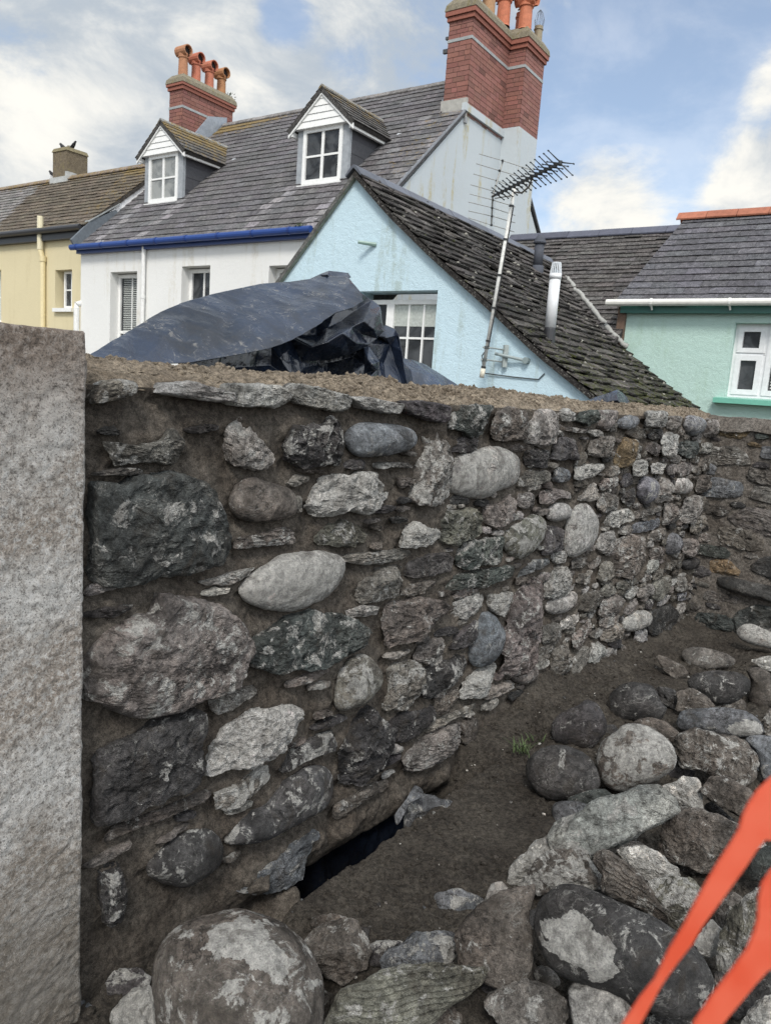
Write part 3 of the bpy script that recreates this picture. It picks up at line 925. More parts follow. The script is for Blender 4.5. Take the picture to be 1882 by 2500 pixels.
stone_wall = empty('stone_wall', tuple(TW((S0 + S1) / 2, -0.2, 0)),
                   label='long rubble stone wall freshly bedded in brown mortar, running back from the granite post', cat='stone wall')
occ = Occ(S0, S1, -0.25, WTOP)
wall_list = []
for i, (cr_, pts, st, cl, lm) in enumerate(WS):
    poly = np.array(wall_sz(cr_, pts))
    pc = poly.mean(0)
    poly = [tuple(pc + (q_ - pc) * (1.09 if pc[0] < 3.0 else 1.05)) for q_ in poly]
    occ.put(poly)
    P = np.array(poly)
    area = abs(np.sum(P[:, 0] * np.roll(P[:, 1], -1) - np.roll(P[:, 0], -1) * P[:, 1])) / 2
    depth = float((P.mean(0)[0] * W3 + WOFF * N3) @ FW)
    wall_list.append((area / max(depth, 1) ** 2, poly, st, cl, lm, 100 + i))
rs = np.random.RandomState(7)
fills = []
for k in range(9000):
    t = k / 9000
    w = (0.27 - 0.21 * t ** .8) * (0.7 + 0.6 * rs.rand())
    h = w * (0.20 + 0.26 * rs.rand())
    a = S0 + 0.05 + (S1 - S0 - 0.06) * rs.rand() ** 0.8
    b = -0.1 + (WTOP + 0.08) * rs.rand()
    if a < 2.3 or (b < 0.17 and a < 3.1):
        continue
    if b + h / 2 > WTOP - 0.005:
        continue
    poly = rnd_shape(rs, a, b, w, h)
    if occ.free(poly):
        occ.put(poly)
        depth = float((a * W3 + WOFF * N3) @ FW)
        fills.append((w * h * .8 / depth ** 2, poly, rs.choice(['r', 's', 'f', 'f', 'f']), rs.choice(list('gggdpblbglk')), rs.rand() * 0.45, 1000 + k))
ns_ = 0
for k in range(900):
    w = 0.06 + 0.09 * rs.rand()
    h = 0.014 + 0.030 * rs.rand()
    a, b = 0.92 + 1.5 * rs.rand(), 0.12 + 1.28 * rs.rand()
    poly = rnd_shape(rs, a, b, w, h)
    big_ = rnd_shape(rs, a, b, w * 1.15, h * 2.0)
    if ns_ < 30 and occ.free(big_, 0.0):
        occ.put(poly)
        ns_ += 1
        fills.append((w * h * .8 / 4, poly, rs.choice(['s', 'f', 'r']), rs.choice(list('ggbldp')), rs.rand() * 0.4, 3000 + k))
allst = sorted(wall_list + fills, key=lambda e: -e[0])


def wall_stone_mesh(e, frame, Tf=None, big=True, rough=1.0):
    sc, poly, st, cl, lm, seed = e
    P = np.array(poly)
    w = min(P[:, 0].ptp() if hasattr(P[:, 0], 'ptp') else np.ptp(P[:, 0]), np.ptp(P[:, 1]))
    rs_ = np.random.RandomState(seed)
    tf = Tf if Tf is not None else min(0.055, max(0.012, w * {'c': 0.38, 'r': 0.28, 'f': 0.17, 's': 0.30}[st])) * (0.85 + 0.4 * rs_.rand())
    if Tf is None and P[:, 1].max() > 1.44:
        tf = max(tf, 0.034)
    per = math.sqrt(sc) * 757 * 3.6            # outline length in render pixels
    nt_ = int(min(150, max(14, per / 2.4)))
    nf_ = int(min(70, max(7, nt_ * 0.42)))
    V, F, al = solid(poly, tf, 0.03 if big else 0.02, st, seed, nt_, nf_, rough, lime=lm)
    V[:, 2] += 0.004 if Tf is None else 0.004
    col = np.array(TINT[cl]) * (0.72 + 0.5 * rs_.rand()) * (0.85 if seed >= 1000 else 1.0)
    col = col * (1 + 0.06 * (rs_.rand(3) - 0.5))
    tint = np.hstack([np.tile(col, (len(V), 1)), al[:, None]])
    return frame(V), F, tint


def wframe(V):
    return V[:, :1] * W3 + (WOFF + V[:, 2:3]) * N3 + V[:, 1:2] * Z3


def joined(name, elist, frame, mat, parent, **kw):
    vs, fs, ts, b = [], [], [], 0
    for e in elist:
        v, f, t = wall_stone_mesh(e, frame, **kw)
        vs.append(v); ts.append(t)
        fs += [tuple(i + b for i in q) for q in f]
        b += len(v)
    return mesh_np(name, np.vstack(vs), fs, mat, parent, tint=np.vstack(ts), smooth=False)


for e in allst[:99]:
    v, f, t = wall_stone_mesh(e, wframe)
    mesh_np('wall_stone', v, f, M['stone'], stone_wall, tint=t, smooth=e[2] == 'c')
o = joined('small_wall_stones', allst[99:], wframe, M['stone'], stone_wall)
o['kind'] = 'stuff'

# mortar face between the stones
d = occ.dist(10) * CELL
near = np.exp(-d / 0.016)
below = np.zeros_like(d); below[:, :-3] = near[:, 3:]       # cells just under a stone
above = np.zeros_like(d); above[:, 3:] = near[:, :-3]       # cells just over a stone
pts3 = np.stack([occ.A, occ.B, np.zeros_like(d)], -1)
hm = fbm(pts3 * 3.5, 4, 3) * 0.012 + fbm(pts3 * 18, 4, 8) * 0.0055 + fbm(pts3 * 75, 2, 9) * 0.0014
hm += -0.004 + above * 0.012 - below * 0.012
hm += 0.009 * np.exp(-d / 0.010) - 0.006
hm[occ.m] -= 0.004
# the face runs back under the lowest stones, above the trench
zone = np.clip((occ.A - 1.3) / 0.1, 0, 1) * np.clip((2.6 - occ.A) / 0.15, 0, 1)
lump = np.clip(1 - np.abs(occ.B - 0.005) / 0.085, 0, 1) ** 0.7
hm += zone * lump * (0.015 + 0.045 * np.abs(fbm(pts3 * 7 + 4, 4, 55))) * (occ.B < 0.09)
hm -= 0.13 * zone * np.clip((-0.075 - occ.B) / 0.04, 0, 1)
G = occ.A[..., None] * W3 + (WOFF + hm[..., None]) * N3 + occ.B[..., None] * Z3


def grid_faces(na, nb, flip=False):
    i, j = np.meshgrid(np.arange(na - 1), np.arange(nb - 1), indexing='ij')
    a = (i * nb + j).ravel()
    f = np.stack([a, a + nb, a + nb + 1, a + 1], 1)
    return f[:, ::-1] if flip else f


mesh_np('mortar_joints', G.reshape(-1, 3), grid_faces(occ.na, occ.nb), M['mortar'], stone_wall)

# crumbly mortar bed laid on the wall top
ns, nn = 900, 84
ss = S0 + (S1 + 0.02 - S0) * np.linspace(0, 1, ns) ** 1.35
tt = np.linspace(0, 1, nn)
SS, TTn = np.meshgrid(ss, tt, indexing='ij')
NNn = -0.004 - TTn * 0.45
front = np.clip(TTn / 0.10, 0, 1)
p3 = np.stack([SS, NNn, np.zeros_like(SS)], -1)
prof = 0.018 + 0.040 * np.sin(np.clip(TTn * 1.15, 0, 1) * math.pi * 0.62)
zz = WTOP - 0.012 + front * (prof + 0.014 * fbm(p3 * 3.3, 3, 31) + 0.020 * np.abs(fbm(p3 * 14, 4, 33)) * np.clip(TTn * 3 + 0.1 * fbm(p3 * 2, 2, 2) - 0.2 + (SS > 1.75) * 0.5, 0.1, 1) + 0.006 * fbm(p3 * 45, 3, 35))
zz -= 0.35 * np.clip((TTn - 0.93) / 0.07, 0, 1) ** 1.5
NNn = NNn + 0.014 * fbm(p3 * np.array([9, 1, 1]), 3, 36) * (TTn < 0.2) + 0.006 * fbm(np.stack([SS * 40, NNn * 10, zz * 0], -1), 2, 12)
Gb = SS[..., None] * W3 + (WOFF + NNn[..., None]) * N3 + zz[..., None] * Z3
mesh_np('mortar_bed', Gb.reshape(-1, 3), grid_faces(ns, nn, True), M['bed'], stone_wall)
# core so that the wall is solid from every side
mb = MB(TW)
mb.box(S0, S1, -0.45, -0.12, -0.3, WTOP - 0.02)
mb.build('wall_core', M['mortar'], stone_wall)

# clods of mortar dropped along the top
rs = np.random.RandomState(21)
ico = np.array([[0, 0, 1], [.894, 0, .447], [.276, .851, .447], [-.724, .526, .447], [-.724, -.526, .447], [.276, -.851, .447],
                [.724, .526, -.447], [-.276, .851, -.447], [-.894, 0, -.447], [-.276, -.851, -.447], [.724, -.526, -.447], [0, 0, -1]])
icf = [(0, 1, 2), (0, 2, 3), (0, 3, 4), (0, 4, 5), (0, 5, 1), (1, 6, 2), (2, 7, 3), (3, 8, 4), (4, 9, 5), (5, 10, 1), (6, 7, 2), (7, 8, 3), (8, 9, 4), (9, 10, 5), (10, 6, 1),
       (11, 7, 6), (11, 8, 7), (11, 9, 8), (11, 10, 9), (11, 6, 10)]


def clods(name, centres, radii, mat, parent, tint=None, kind=None, flat=1.0, seed=1):
    r_ = np.random.RandomState(seed)
    n = len(centres)
    j = 1 + (r_.rand(n, 12, 1) - 0.5) * 0.75
    V = np.array(centres)[:, None, :] + ico[None] * j * np.array(radii)[:, None, None] * np.array([1, 1, flat])
    F = np.array(icf)[None] + (np.arange(n) * 12)[:, None, None]
    tv = None
    if tint is not None:
        tv = np.repeat(np.array(tint), 12, axis=0)
    o_ = mesh_np(name, V.reshape(-1, 3), F.reshape(-1, 3), mat, parent, tint=tv, smooth=False)
    if kind:
        o_['kind'] = kind
    return o_


cs, rr = [], []
for k in range(15000):
    s = S0 + (S1 - S0) * rs.rand() ** 1.3
    t = rs.rand() ** 0.8
    if s < 1.7 and rs.rand() < 0.6 and t < 0.75:
        continue
    q = np.array([s, 0, t * 0.3])
    if vnoise(q[None] * 7, 5)[0] + 0.35 * (s > 1.8) < 0.0:
        continue
    i = min(ns - 1, np.searchsorted(ss, s)); j = int(t * (nn - 8))
    cs.append(Gb[i, j] + Z3 * 0.001)
    rr.append(0.0028 + 0.0075 * rs.rand() ** 3)
clods('mortar_clods', cs, rr, M['bed'], stone_wall, kind='stuff')
# grains and small blobs stuck on the mortar face
# ------------------------------------------------------------------ end wall across the far side
VP = 5.62
uc = on(1763, 1020, V3, VP) @ U3
end_wall = empty('garden_end_wall', tuple(T(uc + 1.2, VP + 0.2, 0)), label='older flush pointed stone wall crossing the far end, below the green house', cat='stone wall')
oc2 = Occ(uc - 0.35, uc + 2.6, -0.25, 1.50)
rs = np.random.RandomState(11)
el = []
ledge = [onV(x, y, VP) for x, y in px('W8', [(1240, 1400), (1290, 1355), (1665, 1440), (1800, 1475), (1800, 1600), (1665, 1560), (1300, 1470)])]
oc2.put(ledge)
for k in range(3500):
    t = k / 3500
    w = (0.40 - 0.33 * t) * (0.7 + 0.6 * rs.rand())
    h = w * (0.28 + 0.3 * rs.rand())
    a = oc2.a0 + 0.02 + 2.9 * rs.rand()
    b = -0.12 + 1.56 * rs.rand()
    if b + h / 2 > 1.45:
        continue
    poly = rnd_shape(rs, a, b, w, h)
    if oc2.free(poly, 0.03):
        oc2.put(poly)
        depth = 5.0
        el.append((w * h * .8 / depth ** 2, poly, rs.choice(['r', 's', 'f', 'f']), rs.choice(list('gggdpnbboq')), rs.rand() * 0.3, 5000 + k))


def eframe(V):
    return V[:, :1] * U3 + (VP - V[:, 2:3]) * V3 + V[:, 1:2] * Z3


el.sort(key=lambda e: -e[0])
vis = [e for e in el if np.mean([p[0] for p in e[1]]) < uc + 1.2]
oth = [e for e in el if np.mean([p[0] for p in e[1]]) >= uc + 1.2]
for e in vis[:80]:
    v, f, t = wall_stone_mesh(e, eframe, Tf=0.018)
    mesh_np('wall_stone', v, f, M['stone'], end_wall, tint=t, smooth=False)
o = joined('small_wall_stones', vis[80:] + oth, eframe, M['stone'], end_wall, Tf=0.014)
o['kind'] = 'stuff'
v, f, t = wall_stone_mesh((0.02, ledge, 'c', 'd', 0.0, 77), eframe, Tf=0.09)
mesh_np('ledge_stone', v, f, M['stone'], end_wall, tint=t)
p3 = np.stack([oc2.A, oc2.B, oc2.A * 0], -1)
hm = fbm(p3 * 4, 4, 51) * 0.012 + fbm(p3 * 30, 3, 52) * 0.005 + 0.003
G2 = oc2.A[..., None] * U3 + (VP - hm[..., None]) * V3 + oc2.B[..., None] * Z3
M['pointing'] = mat_mortar('old_pointing', (0.085, 0.073, 0.062), (0.135, 0.122, 0.108), 1, 0.01)
mesh_np('pointing', G2.reshape(-1, 3), grid_faces(oc2.na, oc2.nb), M['pointing'], end_wall)
mb = MB(T)
mb.box(uc - 0.35, uc + 2.6, VP + 0.05, VP + 0.4, -0.3, 1.49)
mb.build('wall_core', M['pointing'], end_wall)
ns2, nn2 = 330, 16
ua = np.linspace(uc - 0.35, uc + 2.6, ns2)
ta = np.linspace(-0.02, 0.42, nn2)
A2, B2 = np.meshgrid(ua, ta, indexing='ij')
pz = np.stack([A2, B2, A2 * 0], -1)
zc = 1.495 + 0.012 * fbm(pz * 8, 4, 61) - 0.09 * (B2 < 0) - 0.09 * (B2 > 0.41)
Gc = A2[..., None] * U3 + (VP + B2[..., None] - 0.012) * V3 + zc[..., None] * Z3
mesh_np('coping', Gc.reshape(-1, 3), grid_faces(ns2, nn2), M['pointing'], end_wall)

# ------------------------------------------------------------------ granite gate post
na, nb = 150, 420
A3, B3 = np.meshgrid(np.linspace(0.28, 0.862, na), np.linspace(-0.1, 1.58, nb), indexing='ij')
edge = np.clip(np.minimum(A3.max() - A3, 1.58 - B3) / 0.012, 0, 1)
p3 = np.stack([A3, B3, A3 * 0], -1)
rgh = 0.0022 * fbm(p3 * 60, 4, 71) + 0.003 * fbm(p3 * 8, 3, 72) + 0.004 * np.clip((0.7 - B3) / 0.3, 0, 1) * np.clip((A3 - 0.74) / 0.08, 0, 1) * np.abs(fbm(p3 * 40, 3, 73))
hh = 0.045 + rgh - 0.012 * (1 - np.sqrt(np.clip(1 - (1 - edge) ** 2, 0, 1)))
As = A3 + (A3 > 0.861) * (0.004 * fbm(p3 * np.array([0, 18, 1]), 4, 74))
Bs = B3 + (B3 > 1.579) * 0.003 * fbm(p3 * np.array([22, 0, 1]), 3, 75)
Gp = As[..., None] * W3 + (WOFF + hh[..., None]) * N3 + Bs[..., None] * Z3
post = empty('granite_gate_post', tuple(TW(0.57, -0.1, 0)), label='tall pale granite gate post with brown stains at the near end of the wall', cat='gate post')
vs = [Gp.reshape(-1, 3)]
fs = [grid_faces(na, nb)]
# back, sides and top joined to the front edge
ring = [(i, 0) for i in range(na)] + [(na - 1, j) for j in range(1, nb)] + [(i, nb - 1) for i in range(na - 2, -1, -1)] + [(0, j) for j in range(nb - 2, 0, -1)]
idx = np.array([i * nb + j for i, j in ring])
back = vs[0][idx] - 0.33 * N3
b0 = na * nb
n_ = len(idx)
k_ = np.arange(n_)
vs.append(back)
fs.append(np.stack([idx, b0 + k_, b0 + (k_ + 1) % n_, idx[(k_ + 1) % n_]], 1))
mesh_np('post_shaft', np.vstack(vs), np.vstack(fs), M['granite'], post)
# ------------------------------------------------------------------ ground
def sst(x, a, b):
    t = np.clip((x - a) / (b - a), 0, 1)
    return t * t * (3 - 2 * t)


def zg(s, n, detail=True):
    s = np.asarray(s, float)
    n = np.asarray(n, float)
    z = 0.05 + 0.07 * np.exp(-((s - 3.25) / 0.55) ** 2) * (1 - sst(n, 0.1, 0.7)) - 0.02 * np.clip(s - 4, 0, 3)
    z = z + 0.03 * sst(n, 0.3, 0.9) * (s < 4)
    near = sst(s, 1.42, 1.22)
    z = z * (1 - near) + near * (-0.06 + 0.08 * sst(n, 0.25, 0.7))
    z = z + 0.30 * sst(s, 0.5, -0.6) * sst(n, 0.2, 1.0)
    p = np.stack([s, n, np.zeros_like(s)], -1)
    e = 0.185 + 0.010 * fbm(p * 7, 3, 81) + 0.02 * np.sin(s * 2.1)
    tr = (1 - sst(n, e - 0.012, e + 0.012)) * sst(s, 1.24, 1.36) * (1 - sst(s, 2.35, 2.62))
    loose = sst(fbm(p * 2.2 + 3, 3, 82), -0.15, 0.35)
    smooth_bank = sst(n, 0.15, 0.25) * (1 - sst(n, 0.62, 0.9)) * sst(s, 1.35, 1.5) * (1 - sst(s, 2.6, 3.0))
    if detail:
        amp = 1 - 0.72 * smooth_bank
        z = z + amp * (0.022 * fbm(p * 4.5, 4, 83) + 0.016 * np.abs(fbm(p * 17, 4, 84)) * (0.4 + loose)) + 0.0045 * fbm(p * 60, 3, 85) * (0.5 + 0.8 * loose)
    z = z * (1 - tr) + tr * (-0.24 + 0.03 * fbm(p * 6, 3, 86) + 0.02 * np.abs(fbm(p * 25, 3, 87)))
    z = z + 0.06 * (1 - tr) * np.exp(-np.clip(n, 0, 1) / 0.05) * (s > 3.0)
    return z


sa = np.r_[np.arange(-6, 0.2, 0.15), np.arange(0.2, 3.6, 0.008), np.arange(3.6, 6.2, 0.016), np.arange(6.2, 9, 0.1)]
na_ = np.r_[np.arange(-0.14, 1.5, 0.008), np.arange(1.5, 2.6, 0.025), np.arange(2.6, 9, 0.2)]
SA, NA = np.meshgrid(sa, na_, indexing='ij')
ZA = zg(SA, NA)
GA = SA[..., None] * W3 + (WOFF + NA[..., None]) * N3 + ZA[..., None] * Z3
o = mesh_np('ground', GA.reshape(-1, 3), grid_faces(len(sa), len(na_), True), M['soil'], base=(0, 0, 0))
o['kind'] = 'structure'
mb = MB(lambda a, b, c: np.array([a, b, c]))
L_ = 600
mb.add([np.array([-L_, -L_, -0.42]), np.array([L_, -L_, -0.42]), np.array([L_, L_, -0.42]), np.array([-L_, L_, -0.42])], [(0, 1, 2, 3)])
M['yard'] = mat_mortar('yard_ground', (0.11, 0.10, 0.085), (0.16, 0.15, 0.13))
tag(mb.build('terrain', M['yard'], base=(0, 0, -0.42)), kind='structure')

# scattered soil crumbs and grit
rs = np.random.RandomState(5)
cs, rr = [], []
for k in range(9000):
    s = 0.7 + 5.0 * rs.rand() ** 1.5
    n = 0.02 + 1.4 * rs.rand()
    p = np.array([[s, n, 0.]])
    w = fbm(p * 2.2 + 3, 3, 82)[0]
    if w < -0.2 + 0.4 * rs.rand() and not n < 0.3:
        continue
    cs.append((s, n)); rr.append(0.003 + 0.011 * rs.rand() ** 3)
c_ = np.array(cs)
zc = zg(c_[:, 0], c_[:, 1])
P_ = c_[:, :1] * W3 + (WOFF + c_[:, 1:]) * N3 + zc[:, None] * Z3
o = clods('soil_crumbs', P_, rr, M['soil'], None, flat=0.8)
o['kind'] = 'stuff'; o['label'] = 'loose crumbs of dark soil scattered over the trodden ground'; o['category'] = 'soil'
cs = [(0.8 + 4.0 * rs.rand() ** 1.3, 0.05 + 1.2 * rs.rand()) for k in range(420)]
c_ = np.array(cs)
zc = zg(c_[:, 0], c_[:, 1]) + 0.002
P_ = c_[:, :1] * W3 + (WOFF + c_[:, 1:]) * N3 + zc[:, None] * Z3
tn = [list(np.array(TINT[rs.choice(list('glwbdq'))])) + [0.4] for _ in cs]
o = clods('stone_chips', P_, 0.002 + 0.007 * rs.rand(len(cs)) ** 2, M['stone'], None, tint=tn, flat=0.7)
o['kind'] = 'stuff'; o['label'] = 'small pale stone chips sprinkled on the soil'; o['category'] = 'stone chips'

# ------------------------------------------------------------------ loose stones
GRP = 'loose stones heaped beside the wall'


def loose(crop, pts, st, cl, lm, lift, label, name='loose_stone', th=None, patch=None, seed=None, group=GRP, rough=1.0, mat=None, atn=None):
    q = np.array(px(crop, pts), float)
    c = np.mean(resample(q, 60), 0)
    r = ray(*c)
    hpx = 0.5 * (q[:, 1].max() - q[:, 1].min())
    lo, hi = 0.6, 9.0
    for _ in range(40):
        t = (lo + hi) / 2
        p = CAM + r * t
        rad = hpx / FPX * t * 0.72
        z0 = float(zg(np.array(p @ W3), np.array(p @ N3 - WOFF), False))
        if p[2] > z0 + rad + lift:
            lo = t
        else:
            hi = t
    t = lo
    if atn is not None:
        t = float(((on(c[0], c[1], N3, WOFF + atn) - CAM) @ FW) / (r @ FW))
    C0 = CAM + r * t
    ez = -r / np.linalg.norm(r)
    ex = np.cross(Z3, ez); ex /= np.linalg.norm(ex)
    ey = np.cross(ez, ex)
    def toplane(Q):
        o_ = []
        for x, y in Q:
            rr_ = ray(x, y)
            k = ((C0 - CAM) @ ez) / (rr_ @ ez)
            v = CAM + rr_ * k - C0
            o_.append((v @ ex, v @ ey))
        return o_
    poly = toplane(q)
    P = np.array(poly)
    minor = min(np.ptp(P[:, 0]), np.ptp(P[:, 1])) / 2
    A_ = abs(np.sum(P[:, 0] * np.roll(P[:, 1], -1) - np.roll(P[:, 0], -1) * P[:, 1])) / 2
    minor = min(minor, A_ / max(np.ptp(P[:, 0]), np.ptp(P[:, 1])) * 0.62)
    T_ = minor * (th if th else {'c': 0.85, 'r': 0.8, 'f': 0.62, 's': 0.62, 'x': 0.8}[st])
    seed = seed or (sum(ord(ch) for ch in label) * 7 + len(pts))
    rs_ = np.random.RandomState(seed % 100000)
    if lm < 0.65:
        lm = lm * (0.6 + 0.8 * rs_.rand())
    per = math.sqrt(A_) / t * 757 * 3.6
    nt_ = int(min(190, max(18, per / 2.6)))
    lp = toplane(px(crop, patch)) if patch else None
    V, F, al = solid(poly, T_, T_, st, seed % 10007, nt_, int(min(110, max(10, nt_ * 0.6))), rough, limepoly=lp, lime=lm)
    Wd = C0 + V[:, :1] * ex + V[:, 1:2] * ey + V[:, 2:3] * ez
    col = np.array(TINT[cl]) * (0.85 + 0.3 * rs_.rand())
    tint = np.hstack([np.tile(col, (len(V), 1)), al[:, None]])
    o_ = mesh_np(name, Wd, F, mat or M['stone'], None, tint=tint, smooth=st in 'cx')
    return tag(o_, label, 'stone', group)


